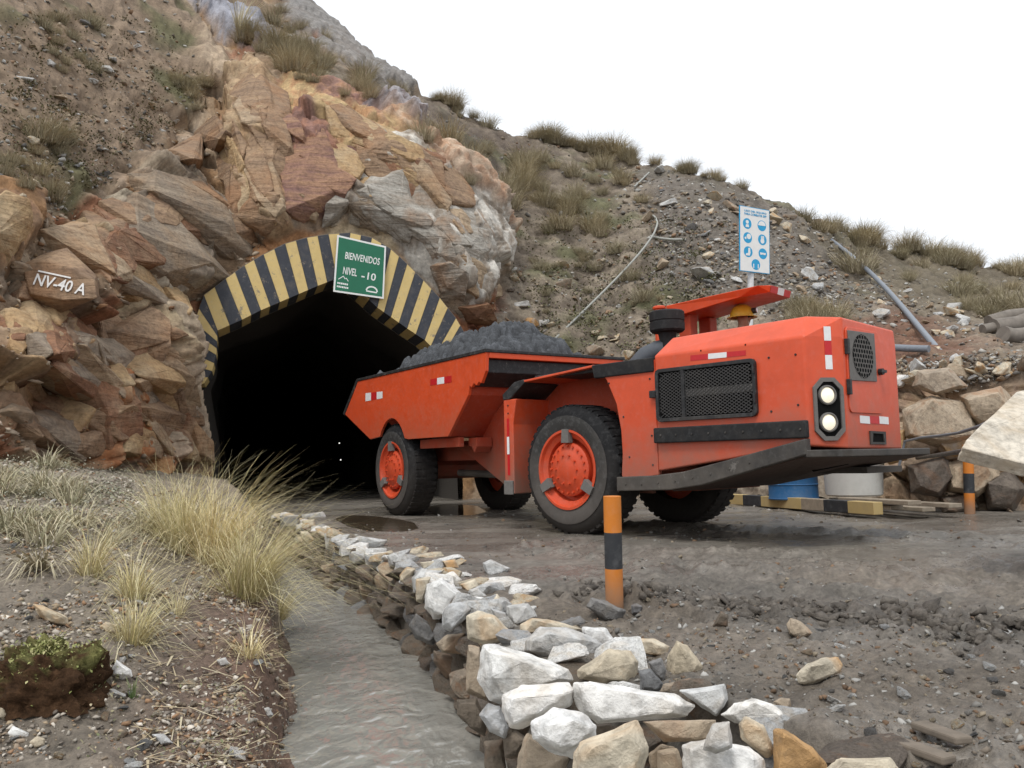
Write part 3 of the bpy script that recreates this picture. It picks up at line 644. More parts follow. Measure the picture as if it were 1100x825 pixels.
# the board leans its lower edge off the lining a little
sg, lc = board('tunnel_sign', 'green welcome sign reading BIENVENIDOS NIVEL - 10 hung over the tunnel mouth', q4)
cx_ = [p[0] for p in lc]; cy_ = [p[1] for p in lc]
flat(sg, 'backing', lc, -.03, M_white, .028)
inset = [(x * .935, y * .935) for x, y in lc]
flat(sg, 'green_panel', inset, -.0015, M_green)
W_ = (cx_[1] - cx_[0]); H_ = cy_[0] - cy_[3]
letters(sg, 'BIENVENIDOS', W_ * .70, H_ * .125, W_ * .02, H_ * .17, .003, M_white)
letters(sg, 'NIVEL', W_ * .28, H_ * .13, -W_ * .19, -H_ * .10, .003, M_white)
flat(sg, 'dash', [(W_ * .045, -H_ * .135), (W_ * .11, -H_ * .135), (W_ * .11, -H_ * .160), (W_ * .045, -H_ * .160)], .001, M_white)
letters(sg, '10', W_ * .17, H_ * .13, W_ * .25, -H_ * .12, .003, M_white)
def mark(o, poly): return flat(o, 'emblem', poly, .001, M_white)
def strip(o, pts, w, name='emblem', z=.001, mat=None):
    m_ = MB()
    for a, b in zip(pts[:-1], pts[1:]):
        a, b = Vector((*a, 0)), Vector((*b, 0)); d = (b - a).normalized(); q = Vector((-d.y, d.x, 0)) * w * .5
        m_.add([tuple(a - q + Vector((0, 0, z))), tuple(b - q + Vector((0, 0, z))), tuple(b + q + Vector((0, 0, z))), tuple(a + q + Vector((0, 0, z)))], [(0, 1, 2, 3)])
    return m_.build(name, mat or M_white, o)
strip(sg, [(-.40 * W_, -.27 * H_), (-.31 * W_, -.20 * H_), (-.27 * W_, -.245 * H_), (-.25 * W_, -.225 * H_), (-.20 * W_, -.275 * H_)], .014)
for k, yy in enumerate((-.335, -.395)):        # two lines of print too small to read
    x_ = -.41
    while x_ < -.19:
        d_ = random.uniform(.02, .045); strip(sg, [(W_ * x_, H_ * yy), (W_ * (x_ + d_), H_ * yy)], H_ * .03, 'fine_print'); x_ += d_ + .008
strip(sg, [(W_ * (.29 + .11 * math.cos(a)), H_ * (-.37 + .075 * math.sin(a))) for a in np.linspace(0, math.pi, 9)], .03)
strip(sg, [(W_ * .18, -H_ * .385), (W_ * .40, -H_ * .385)], .025)
for k in (-.3, .3):
    m_ = MB(); m_.tube([(k * W_, H_ * .42, -.03), (k * W_, H_ * .42, -.16)], .012, 6); m_.build('bracket', M_steel, sg)
# safety sign on its pole, behind the truck
SD = 14.2
q4 = [atY(x, y, SD + dy) for x, y, dy in ((794.6, 220.3, 0), (826.6, 226, .28), (827, 294.6, .28), (794.8, 290.8, 0))]
ps, lc = board('safety_sign', 'white and blue protective equipment sign on a pale pole above the truck cab', q4)
flat(ps, 'backing', lc, -.02, M_cyan, .018); flat(ps, 'white_panel', [(x * .965, y * .98) for x, y in lc], -.0015, M_white)
W_ = lc[1][0] - lc[0][0]; H_ = lc[0][1] - lc[3][1]; sk = (lc[1][1] - lc[0][1]) / W_
for k, (tx, yy) in enumerate((('USO DEL EQUIPO', .43), ('PARA COMBATIR EPP', .385))): letters(ps, tx, W_ * .74, H_ * .034, .02, H_ * yy, .003, M_cyan)
def disc(o, x, y, r, mat, z, name, n=20, sx=1., a0=0, a1=2 * math.pi):
    return flat(o, name, [(x + r * sx * math.cos(a), y + r * math.sin(a)) for a in np.linspace(a0, a1, n)], z, mat, .001)
rr_ = H_ * .083
for k, (ux, uy) in enumerate(((-.25, .235), (.24, .235), (-.24, .02), (.25, .02), (-.23, -.195), (.26, -.195), (.02, -.375))):
    X, Y = ux * W_, uy * H_; disc(ps, X, Y, rr_, M_cyan, .001, 'pictogram')
    if k == 0: disc(ps, X, Y + rr_ * .3, rr_ * .35, M_white, .0025, 'symbol'); flat(ps, 'symbol', [(X - rr_ * .4, Y - rr_ * .65), (X + rr_ * .4, Y - rr_ * .65), (X + rr_ * .3, Y - rr_ * .15), (X - rr_ * .3, Y - rr_ * .15)], .0025, M_white)
    elif k == 1: disc(ps, X, Y + rr_ * .02, rr_ * .85, M_white, .0025, 'symbol', 14, 1, 0, math.pi)
    elif k == 2: disc(ps, X + rr_ * .25, Y + rr_ * .25, rr_ * .5, M_white, .0025, 'symbol'); disc(ps, X - rr_ * .5, Y - rr_ * .1, rr_ * .22, M_white, .0025, 'symbol')
    elif k == 3:
        disc(ps, X, Y - rr_ * .25, rr_ * .45, M_white, .0025, 'symbol')
        for q in (-.3, -.05, .2): flat(ps, 'symbol', [(X + rr_ * q, Y), (X + rr_ * (q + .17), Y), (X + rr_ * (q + .17), Y + rr_ * .7), (X + rr_ * q, Y + rr_ * .7)], .0025, M_white)
    elif k == 4: flat(ps, 'symbol', [(X + rr_ * a, Y + rr_ * b) for a, b in ((.0, .7), (.45, .75), (.5, -.2), (.3, -.7), (-.6, -.7), (-.5, -.35), (0, -.2))], .0025, M_white)
    elif k == 5: flat(ps, 'symbol', [(X - rr_ * .7, Y + rr_ * .18), (X + rr_ * .7, Y + rr_ * .18), (X + rr_ * .6, Y - rr_ * .2), (X + rr_ * .12, Y - rr_ * .2), (X, Y), (X - rr_ * .12, Y - rr_ * .2), (X - rr_ * .6, Y - rr_ * .2)], .0025, M_white)
    else:
        for q in (-.62, .42): flat(ps, 'symbol', [(X + rr_ * q, Y - rr_ * .7), (X + rr_ * (q + .2), Y - rr_ * .7), (X + rr_ * (q + .2), Y + rr_ * .1), (X + rr_ * q, Y + rr_ * .1)], .0025, M_white)
pb = Vector(atY(809., 345., SD + .16)); pt_ = Vector(atY(810., 292., SD + .13))
inv = ps.matrix_world.inverted(); dn = (pb - pt_); dn *= (pt_.z + .3) / -dn.z
m_ = MB(); m_.tube([tuple(inv @ (pt_ - dn.normalized() * .5)), tuple(inv @ (pt_ + dn))], .055, 10)
po = m_.build('pole', mat_plain('white_pole_paint', (.72, .72, .72), .5), ps, smooth=True)
for v in po.data.vertices: v.co.z -= .085

# ================================================================== THE TRUCK
OR = (.66, .070, .022)
M_or = mat_paint('orange_truck_paint', (.66, .085, .028), .38, (.19, .135, .105), .85, .15, 1.7, .45, dust=.18, chip=((.16, .07, .045), 9, .69))
M_orbox = mat_paint('orange_box_paint', (.66, .078, .020), .42, (.2, .12, .08), .6, .6, 2.0, .4, dust=.18, chip=((.17, .07, .045), 9, .69))
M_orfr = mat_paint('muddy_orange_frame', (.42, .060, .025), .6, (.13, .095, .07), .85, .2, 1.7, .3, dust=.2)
M_bk = mat_paint('black_worn_steel', (.020, .020, .021), .5, (.14, .12, .10), .7, .3, 1.5, .4, dust=.28, chip=((.17, .155, .14), 7, .60))
M_rub = mat_paint('black_rubber', (.020, .020, .021), .75, (.10, .085, .07), .3, dust=.15, spec=.25)
M_tyre = mat_paint('muddy_tyre', (.012, .012, .013), .75, (.07, .06, .052), .6, .0, 1.2, .2, dust=.2)
M_side = mat_paint('dusty_sidewall', (.045, .043, .041), .85, (.13, .113, .10), .7, .0, 1.4, .2, dust=.3)
M_rim = mat_paint('orange_wheel_paint', (.62, .075, .025), .45, (.12, .085, .065), .55, dust=.15, chip=((.14, .08, .06), 12, .66))
M_hole = mat_plain('hole_shade_black', (.008, .008, .008), .9, spec=.1)  # near-black colour stands in for the shade inside openings and joints
M_belly = mat_paint('grimy_belly', (.075, .045, .035), .7, (.05, .04, .035), .7, dust=.1)
M_red = mat_plain('red_reflector', (.55, .015, .02), .35, noise=.15)
M_refl = mat_plain('white_reflector', (.80, .80, .80), .35, noise=.12)
M_lamp = mat_plain('lit_headlamp', (.9, .87, .75), .2, emit=(1, .86, .60), estr=.4, noise=0)
M_pad = mat_plain('grey_pad', (.16, .15, .14), .8)
truck = thing('mine_truck', 'low orange articulated mine truck heaped with grey ore leaving the tunnel', 'truck', tuple(F0), AF)
Tinv = truck.matrix_world
truck.rotation_euler = (0, 0, AF)
MW = Matrix.Translation(Vector(F0)) @ Matrix.Rotation(AF, 4, 'Z')
TR = MW.inverted() @ Matrix.Translation(Vector(R0)) @ Matrix.Rotation(AR, 4, 'Z')      # rear unit's frame inside the truck's
hF = np.array([math.cos(AF), math.sin(AF), 0]); lF = np.array([-hF[1], hF[0], 0]); hR = np.array([math.cos(AR), math.sin(AR), 0]); lR = np.array([-hR[1], hR[0], 0])
def sF(px, py, lat=0.):
    v = ray(px, py); q = CAM + v * (((F0 + lF * lat - CAM) @ lF) / (v @ lF)); return (float((q - F0) @ hF), float(q[2]))
def sR(px, py, lat=0.):
    v = ray(px, py); q = CAM + v * (((R0 + lR * lat - CAM) @ lR) / (v @ lR)); return (float((q - R0) @ hR), float(q[2]))
def c5(x, y): return 360 + x / 3.173, 330 + y / 3.173
def c6(x, y): return 660 + x / 3.056, 300 + y / 3.056
def B(rear=False):
    m = MB(); m.T = TR if rear else None; return m
# ---- wheels: tyre, rim, hub with bolts, three wedge clamps
RW, WW = .69, .44
def arcprof():
    p = [(.40, .0), (.44, -.012), (.50, -.022), (.565, -.020), (.62, .0), (.66, .035), (.685, .085), (RW, .14), (RW, .30), (.685, .355), (.66, .405), (.62, .44), (.56, .46), (.50, .462), (.44, .45), (.40, .44)]
    return p
def wheel_meshes():
    t = MB(); t.lathe(arcprof(), 56, 'y', True)
    # tread bars
    for k in range(44):
        a = 2 * math.pi * k / 44
        for s_ in (0, 1):
            t.T = Matrix.Rotation(a + s_ * math.pi / 44, 4, 'Y')
            y0, y1 = (.055, .205) if s_ == 0 else (.235, .385)
            t.prism([(-.030, RW - .03), (.030, RW - .03), (.028, RW + .005), (-.028, RW + .005)], y0, y1)
    t.T = None
    sw = MB(); sw.lathe([(.415, -.012), (.45, -.020), (.50, -.029), (.56, -.0285), (.575, -.024), (.575, -.018), (.415, -.004)], 56, 'y', True)
    r = MB(); r.lathe([(.415, -.018), (.425, -.028), (.40, -.028), (.385, .005), (.335, .03), (.325, .10), (.25, .12), (.25, .30), (.40, .30), (.415, .05)], 48, 'y', True)
    h = MB(); h.lathe([(.0, -.035), (.10, -.035), (.115, -.028), (.13, -.028), (.20, -.012), (.215, 0), (.265, .004), (.285, .02), (.285, .13), (.0, .13)], 40, 'y')
    for k in range(20):
        a = 2 * math.pi * k / 20; h.lathe([(0, -.016), (.013, -.016), (.013, .01)], 6, 'y', False, (.25 * math.cos(a), 0, .25 * math.sin(a)))
    for k in range(10):
        a = 2 * math.pi * k / 10; h.lathe([(0, -.046), (.011, -.046), (.011, -.02)], 6, 'y', False, (.155 * math.cos(a), 0, .155 * math.sin(a)))
    c = MB(); c.prism([(-.055, .285), (.055, .285), (.045, .43), (-.045, .43)], -.045, .02)
    return t, sw, r, h, c
_t, _sw, _r, _h_, _c = wheel_meshes(); wheel_proto = {}
def put_wheel(M, flip, a0):
    wdl = part('wheel', truck); wdl.matrix_basis = M @ Matrix.Rotation(a0, 4, 'Y') if not flip else M @ Matrix.Rotation(math.pi, 4, 'Z') @ Matrix.Rotation(a0, 4, 'Y')
    if not wheel_proto:
        for nm, mb, mt in (('tyre', _t, M_tyre), ('sidewall', _sw, M_side), ('rim', _r, M_rim), ('hub', _h_, M_rim), ('wedge_clamp', _c, M_pad)):
            o = mb.build(nm, mt, None, smooth=True, bevel=.006 if nm == 'wedge_clamp' else 0); wheel_proto[nm] = o.data; bpy.data.objects.remove(o)
    for nm in ('tyre', 'sidewall', 'rim', 'hub'): link(nm, wheel_proto[nm], wdl)
    for k in range(3):
        o = link('wedge_clamp', wheel_proto['wedge_clamp'], wdl); o.rotation_euler = (0, 2 * math.pi * k / 3 + math.pi / 3 * 0, 0)
WT = 2.22
put_wheel(Matrix.Translation((0, .0, RW - .01)), False, .02); put_wheel(Matrix.Translation((0, WT, RW - .01)), True, .7)
put_wheel(TR @ Matrix.Translation((0, .02, RW - .01)), False, -.06); put_wheel(TR @ Matrix.Translation((0, WT, RW - .01)), True, 1.1)
# ---- hood over the engine
hood = B()
xs0 = 1.21
lo = [(xs0, 0, .66), (2.78, 0, .86), (2.95, .32, .83), (2.95, 1.32, .82), (xs0, 1.32, .66)]
md = [(xs0, 0, 1.765), (2.78, 0, 1.765), (2.95, .32, 1.765), (2.95, 1.32, 1.765), (xs0, 1.32, 1.765)]
tp_ = [(xs0 + .06, .22, 1.955), (2.70, .20, 1.965), (2.945, .34, 1.935), (2.945, 1.31, 1.905), (xs0 + .06, 1.30, 1.92)]
v_ = lo + md + tp_
fs_ = [(0, 4, 3, 2, 1), (10, 11, 12, 13, 14)] + [(a, (a + 1) % 5, 5 + (a + 1) % 5, 5 + a) for a in range(5)] + [(5 + a, 5 + (a + 1) % 5, 10 + (a + 1) % 5, 10 + a) for a in range(5)]
hood.add(v_, fs_); hood = hood.build('hood', M_or, truck, .018, seg=3)
# seams across the top of the hood
for x_ in (1.75, 2.22):
    m_ = B(); m_.prism([(x_, 1.75), (x_ + .012, 1.75), (x_ + .012, 1.765), (x_, 1.765)], -.002, .001); m_.build('panel_seam', M_hole, hood)
# lower body between the wheel arch and the grille
arch_c = [sF(*c5(x, y)) for x, y in ((893, 205), (925, 250), (958, 330), (974, 420), (979, 500), (976, 575))]
m_ = B(); m_.prism(arch_c + [(.80, .56), (1.21, .62), (1.21, 1.735), (arch_c[0][0] + .02, 1.735)], 0.0, .06); m_.build('side_panel', M_or, truck, .01)
m_ = B()
in_ = [(a, b) for a, b in arch_c] + [(a + .03, b) for a, b in arch_c[::-1]]
for (a, b), (c_, d_) in zip(arch_c[:-1], arch_c[1:]): m_.add([(a, .062, b), (c_, .062, d_), (c_, .55, d_), (a, .55, b)], [(0, 1, 2, 3)])
m_.build('wheel_arch', M_orfr, truck)
m_ = B(); m_.prism([(.43, 1.615), (1.205, 1.615), (1.205, 1.755), (.40, 1.755)], -.022, .05); m_.build('rubber_trim', M_rub, truck, .012)
m_ = B(); m_.box((-.55, .06, 1.69), (1.30, 1.34, 1.732)); m_.build('deck', M_bk, truck, .008)
m_ = B(); m_.box((1.85, 1.345, .60), (1.93, 2.09, 1.45)); m_.build('bulkhead', M_orfr, truck, .01)
# fender over the front wheel
m_ = B(); m_.prism([(-.86, .42), (.72, .42), (.72, .9), (.62, 1.45), (.42, 1.72), (-.6, 1.68), (-.86, 1.5)], .52, .56); m_.build('wheel_well', M_orfr, truck)
m_ = B(); m_.add([(-.66, -.01, 1.665), (.42, -.01, 1.735), (.42, .53, 1.735), (-.66, .53, 1.665), (-.66, -.01, 1.69), (.42, -.01, 1.76), (.42, .53, 1.76), (-.66, .53, 1.69)],
                 [(0, 3, 2, 1), (4, 5, 6, 7), (0, 1, 5, 4), (1, 2, 6, 5), (2, 3, 7, 6), (3, 0, 4, 7)]); m_.build('fender', M_or, truck, .006)
m_ = B(); m_.prism([(-1.02, 1.49), (-.90, 1.49), (-.64, 1.66), (-.66, 1.70), (-.82, 1.68), (-1.03, 1.55)], -.015, .55); m_.build('step_plate', M_bk, truck, .01)
m_ = B(); m_.prism([(-1.02, .41), (-.86, .41), (-.86, 1.2), (-.80, 1.49), (-1.02, 1.49)], -.005, .55); m_.build('corner_post', M_or, truck, .01)
m_ = B(); m_.prism([(-1.015, .40), (-.865, .40), (-.865, .56), (-1.015, .56)], -.03, -.004); m_.build('foot_pad', M_pad, truck, .008)
def tape(pts, n, off, mats, rear=False, ax='y', name='reflector'):
    """strip of reflective tape: four corners (x,z) on a lateral plane, cut into pieces"""
    (a, b, c_, d_) = [np.array(p) for p in pts]
    for k in range(n):
        t0, t1 = k / n, (k + 1) / n; m = B(rear)
        m.add([(*(lambda q: (q[0], off, q[1]))(a + (b - a) * t),) for t in (t0, t1)] + [(*(lambda q: (q[0], off, q[1]))(d_ + (c_ - d_) * t),) for t in (t1, t0)], [(0, 1, 2, 3)])
        m.build(name, mats[k % len(mats)], truck)
tape([(-.965, .62), (-.925, .62), (-.925, 1.27), (-.965, 1.27)][::1], 1, -.008, [M_red])
tape([(-.965, .86), (-.925, .86), (-.925, 1.06), (-.965, 1.06)], 1, -.011, [M_refl])
s0 = [sF(*c6(x, y)) for x, y in ((250, 250), (432, 233), (432, 250), (250, 268))]
tape([s0[0], s0[1], s0[2], s0[3]], 3, -.003, [M_red, M_refl, M_red])
# ---- side grille
g0, g1, gz0, gz1 = 1.235, 2.33, 1.125, 1.63
gr = part('side_grille', truck)
def rrect(x0, x1, z0, z1, r, n=4):
    o = []
    for cx_, cz_, a0 in ((x1 - r, z0 + r, -90), (x1 - r, z1 - r, 0), (x0 + r, z1 - r, 90), (x0 + r, z0 + r, 180)):
        o += [(cx_ + r * math.cos(math.radians(a0 + 90 * k / n)), cz_ + r * math.sin(math.radians(a0 + 90 * k / n))) for k in range(n + 1)]
    return o
def frame(outer, inner, y0, y1, name, mat, parent, bev=.004):
    n = len(outer); m = MB()
    vs = [(p[0], y, p[1]) for y in (y0, y1) for L_ in (outer, inner) for p in L_]
    fs = []
    for k in range(n):
        j = (k + 1) % n; fs += [(k, j, n + j, n + k), (2 * n + k, 3 * n + k, 3 * n + j, 2 * n + j), (k, 2 * n + k, 2 * n + j, j), (n + k, n + j, 3 * n + j, 3 * n + k)]
    m.add(vs, fs); return m.build(name, mat, parent, bev)
frame(rrect(g0, g1, gz0, gz1, .05), rrect(g0 + .035, g1 - .035, gz0 + .035, gz1 - .035, .03), -.035, .0, 'frame', M_bk, gr)
m_ = MB(); m_.prism(rrect(g0 + .02, g1 - .02, gz0 + .02, gz1 - .02, .04), -.008, -.003); m_.build('grille_shade_plate', M_hole, gr)  # black plate paints the shade behind the wire mesh
m_ = MB(); m_.box((1.535, -.033, gz0 + .03), (1.575, -.004, gz1 - .03)); m_.build('divider', M_bk, gr, .004)
m_ = MB(); m_.box((1.577, -.015, 1.345), (g1 - .03, -.006, 1.415)); m_.build('radiator_tube', M_pad, gr, .01)
M_mesh = mat_paint('grille_wire', (.055, .053, .052), .5, (.12, .1, .08), .3, dust=.1)
m_ = MB(); w_, h_ = g1 - g0 - .07, gz1 - gz0 - .07; st = .048
for sgn in (1, -1):
    for k in range(-12, 46):
        # lines z = z0 + sgn * .62 (x - xk), clipped to the opening
        xk = k * st; pts = []
        for t in np.linspace(-.9, .9, 60):
            x_, z_ = xk + t, (t * .62 if sgn > 0 else h_ - t * .62)
            if 0 <= x_ <= w_ and 0 <= z_ <= h_: pts.append((x_, z_))
        if len(pts) > 1:
            a, b = pts[0], pts[-1]; m_.tube([(g0 + .035 + a[0], -.02, gz0 + .035 + a[1]), (g0 + .035 + b[0], -.02, gz0 + .035 + b[1])], .0045, 4)
tag(m_.build('wire_mesh', M_mesh, gr), kind='stuff')
for x_, z_ in ((1.17, 1.36),): m_ = MB(); m_.box((x_, -.05, z_), (x_ + .07, -.0, z_ + .07)); m_.build('latch', M_bk, gr, .006)
for z_ in (1.24, 1.5): m_ = MB(); m_.tube([(g1 - .012, -.045, z_), (g1 - .012, -.045, z_ + .08)], .014, 8); m_.build('hinge', M_bk, gr)
bm0 = MB(); bm0.lathe([(0, -.008), (.008, -.008), (.010, -.005), (.010, 0)], 8, 'y'); bo0 = bm0.build('bolt', M_bk, truck, smooth=True); bo0.location = (.62, 0, 1.55)
for x_, y_, z_ in [(.80, 0, 1.20), (.86, 0, .80), (1.15, 0, 1.55), (1.15, 0, 1.0), (1.15, 0, .72), (2.45, 0, 1.62), (2.70, 0, 1.62), (2.70, 0, 1.20), (2.45, 0, 1.16)] + [(1.30 + .18 * k, -.055, .997) for k in range(9)] + [(.85 + .2 * k, -.06, .535 + .004 * k * k) for k in range(8)] + [(-.94, -.005, z) for z in (1.33, 1.42)]:
    o = bo0.copy(); COL.objects.link(o); o.parent = truck; o.location = (x_, y_, z_)
# ---- rubber strip and steel skirt
m_ = B(); m_.prism([(1.21, .925), (2.79, .925), (2.79, 1.07), (1.21, 1.07)], -.055, -.001); m_.build('bumper_strip', M_rub, truck, .012)
sk_ = [(.73, .465), (1.38, .485), (1.75, .535), (2.785, .79), (2.785, .92), (1.98, .745), (1.55, .655), (1.2, .62), (.73, .605)]
m_ = B(); m_.prism(sk_, -.06, .02); m_.build('skirt', M_bk, truck, .01)
# nose plate following the hood's front
nose = [(2.785, -.06), (3.0, .30), (3.0, 1.80), (2.90, 1.80), (2.90, .34), (2.72, -.0)]
m_ = B(); m_.prism(nose, .765, .826, 'z'); m_.build('bumper', M_bk, truck, .008)
m_ = B(); m_.add([(1.38, 0, .47), (2.8, 0, .775), (2.98, .32, .762), (2.98, 1.78, .762), (1.38, 1.78, .47), (1.38, 0, .60), (2.78, 0, .82), (2.9, .34, .82), (2.9, 1.7, .82), (1.38, 1.7, .6)],
                 [(0, 1, 2, 3, 4), (5, 9, 8, 7, 6), (0, 5, 6, 1), (1, 6, 7, 2), (2, 7, 8, 3), (3, 8, 9, 4), (4, 9, 5, 0)]); m_.build('belly_plate', M_belly, truck)
m_ = B(); m_.tube([(2.3, .9, .645), (2.62, .95, .71)], .02, 6); m_.build('drain_slot', M_hole, truck)
# ---- front face: door, vent, latch, tape, slot
def front(y, z, x=2.95): return (x, y, z)
fd = part('access_door', truck)
def fpoly(ylz, x0, x1, name, mat, parent, bev=0):
    m = MB(); m.prism(ylz, x0, x1, 'x'); return m.build(name, mat, parent, bev)
fpoly(rrect(.365, .965, 1.13, 1.855, .05), 2.949, 2.962, 'door_panel', M_or, fd, .004)
fpoly([(.385, 1.40), (.865, 1.41), (.865, 1.835), (.385, 1.825)], 2.962, 2.972, 'vent_frame', M_pad, fd, .004)
ov = [(.625 + .185 * math.cos(a), 1.618 + .19 * math.sin(a)) for a in np.linspace(0, 2 * math.pi, 33)[:-1]]
fpoly(ov, 2.9722, 2.9735, 'vent_shade_plate', M_hole, fd)  # flat black oval, painted shade in place of a real hole
m_ = MB()
for r_ in range(-5, 6):
    for q_ in range(-5, 6):
        cy_, cz_ = .625 + (q_ + .5 * (r_ & 1)) * .047, 1.618 + r_ * .041
        if ((cy_ - .625) / .17) ** 2 + ((cz_ - 1.618) / .175) ** 2 > 1: continue
        hx_ = [(cy_ + .026 * math.cos(math.radians(60 * k + 30)), cz_ + .026 * math.sin(math.radians(60 * k + 30))) for k in range(6)]
        hi_ = [(cy_ + .0195 * math.cos(math.radians(60 * k + 30)), cz_ + .0195 * math.sin(math.radians(60 * k + 30))) for k in range(6)]
        b = [(2.977, *p) for p in hx_] + [(2.977, *p) for p in hi_]; m_.add(b, [(k, (k + 1) % 6, 6 + (k + 1) % 6, 6 + k) for k in range(6)])
tag(m_.build('vent_mesh', M_pad, fd), kind='stuff')
for z_ in (1.62, 1.28): m_ = MB(); m_.box((2.95, .345, z_), (2.985, .38, z_ + .13)); m_.build('hinge', M_bk, fd, .004)
m_ = MB(); m_.tube([(2.96, .93, 1.50), (3.0, .93, 1.50)], .03, 10); m_.box((2.99, .88, 1.49), (3.01, .98, 1.515)); m_.build('latch', M_bk, fd)
for k, mt in enumerate((M_refl, M_red, M_refl)):
    y0 = .545 + k * .178; fpoly([(y0, 1.045), (y0 + .176, 1.04), (y0 + .176, 1.105), (y0, 1.11)], 2.951, 2.954, 'reflector', mt, truck)
fo, fi = [(.70, .865), (.99, .862), (.99, .975), (.70, .98)], [(.735, .885), (.955, .883), (.94, .955), (.75, .96)]
m_ = MB(); vs = [(x_, *p) for x_ in (2.949, 2.963) for L_ in (fo, fi) for p in L_]
m_.add(vs, [f for k in range(4) for j in [(k + 1) % 4] for f in ((8 + k, 8 + j, 12 + j, 12 + k), (k, 8 + k, 8 + j, j), (4 + k, 4 + j, 12 + j, 12 + k))]); m_.build('tow_slot_frame', M_bk, truck)
fpoly(fi, 2.951, 2.953, 'tow_slot_shade', M_hole, truck)  # flat black plate painted as the shaded slot
# ---- chamfered corner: headlights and tape
ca_ = np.array([2.78, 0.]); cb_ = np.array([2.95, .32]); ce = (cb_ - ca_) / np.linalg.norm(cb_ - ca_); cn = np.array([ce[1], -ce[0]]); cl = float(np.linalg.norm(cb_ - ca_))
CM = Matrix(((ce[0], 0, cn[0], ca_[0]), (ce[1], 0, cn[1], ca_[1]), (0, 1, 0, 0), (0, 0, 0, 1)))          # local: x along the chamfer, y up, z outwards
hl = part('headlight_cluster', truck); hl.matrix_basis = CM
def octo(x0, x1, y0, y1, c): return [(x0 + c, y0), (x1 - c, y0), (x1, y0 + c), (x1, y1 - c), (x1 - c, y1), (x0 + c, y1), (x0, y1 - c), (x0, y0 + c)]
oc, ic = octo(.055, .335, .90, 1.42, .08), octo(.085, .305, .935, 1.385, .065)
m_ = MB(); vs = [(p[0], p[1], z_) for z_ in (-.005, .018) for L_ in (oc, ic) for p in L_]
m_.add(vs, [f for k in range(8) for j in [(k + 1) % 8] for f in ((16 + k, 16 + j, 24 + j, 24 + k), (k, j, 16 + j, 16 + k), (8 + k, 24 + k, 24 + j, 8 + j))]); m_.build('housing', M_pad, hl)
m_ = MB(); m_.prism(ic, .001, .003, 'z'); m_.build('recess_shade', M_hole, hl)  # black sheet paints the shade around the lamps
for k, z_ in enumerate((1.05, 1.275)):
    m_ = MB(); m_.lathe([(.0, .028), (.040, .024), (.062, .014), (.066, .004)], 24, 'z', False, (.185, z_, 0)); o = m_.build('headlamp', M_lamp, hl, smooth=True)
    m_ = MB(); m_.lathe([(.066, .002), (.066, .020), (.071, .026), (.081, .022), (.083, .002)], 28, 'z', False, (.185, z_, 0)); m_.build('lamp_ring', M_pad, o, smooth=True)
for k, mt in enumerate((M_refl, M_red, M_refl)):
    m_ = MB(); z0 = 1.49 + k * .12; m_.prism([(.19, z0), (.255, z0), (.255, z0 + .119), (.19, z0 + .119)], .001, .003, 'z'); o = m_.build('reflector', mt, truck); o.matrix_basis = CM
# ---- chassis, cab, seat, canopy
m_ = B(); m_.box((-.95, .56, .45), (1.25, 1.68, 1.05)); m_.build('front_frame', M_orfr, truck, .01)
m_ = B(); m_.tube([(0, .3, RW), (0, WT - .3, RW)], .17, 12); m_.build('axle', M_orfr, truck)
m_ = B(); m_.prism([(1.24, .55), (1.95, .62), (1.95, 1.25), (1.24, 1.45)], 2.10, 2.16); m_.build('cab_side', M_or, truck, .01)
m_ = B(); m_.box((1.25, 1.35, .60), (2.6, 2.09, .66)); m_.build('cab_floor', M_bk, truck)
m_ = B(); m_.box((.80, 1.42, 1.05), (1.30, 1.88, 1.38)); m_.box((.74, 1.42, 1.38), (.86, 1.88, 2.02)); m_.box((.76, 1.54, 2.02), (.84, 1.76, 2.16)); m_.build('seat', M_rub, truck, .03)
m_ = B(); m_.box((-.55, 1.36, 1.0), (1.84, 2.09, 1.045)); m_.build('cab_deck', M_bk, truck, .01)
lat0, lat1 = 1.30, 1.98
cA, cB_ = sF(715, 328.5, lat0), sF(822, 305, lat0); cC = sF(850, 315, lat1)
zt = 2.55
can = B()
# tapering roof plate: deeper fascia to the rear, thin at the front
pl = [(cA[0], lat0), (cB_[0] - .06, lat0), (cB_[0] + .03, lat0 + .12), (cC[0], lat1), (cA[0], lat1)]
up_ = [(cA[0], lat0, cA[1] + .0), (cB_[0] - .09, lat0, cB_[1]), (cB_[0], lat0 + .10, cB_[1] - .0), (cC[0], lat1, cC[1] + .02), (cA[0], lat1, cA[1] + .02)]
dn_ = [(cA[0] + .02, lat0 + .02, cA[1] - .15), (cB_[0] - .32, lat0 + .03, cB_[1] - .085), (cB_[0] - .02, lat0 + .11, cB_[1] - .07), (cC[0] - .02, lat1, cC[1] - .05), (cA[0] + .02, lat1, cA[1] - .13)]
can.add(up_ + dn_, [(0, 1, 2, 3, 4), (9, 8, 7, 6, 5)] + [(a, (a + 1) % 5, 5 + (a + 1) % 5, 5 + a) for a in range(5)])
cno = can.build('canopy', M_orbox, truck, .008)
e0, e1 = np.array(up_[2]), np.array(up_[3]); e2, e3 = np.array(dn_[3]), np.array(dn_[2])
for k, (t0, t1, mt) in enumerate(((0.02, .36, M_red), (.36, .66, M_refl), (.66, .98, M_red))):
    m_ = B(); of = np.array([.004, -.0015, 0]); m_.add([tuple(e0 + (e1 - e0) * t0 + of), tuple(e0 + (e1 - e0) * t1 + of), tuple(e3 + (e2 - e3) * t1 + of), tuple(e3 + (e2 - e3) * t0 + of)], [(0, 1, 2, 3)]); m_.build('reflector', mt, cno)
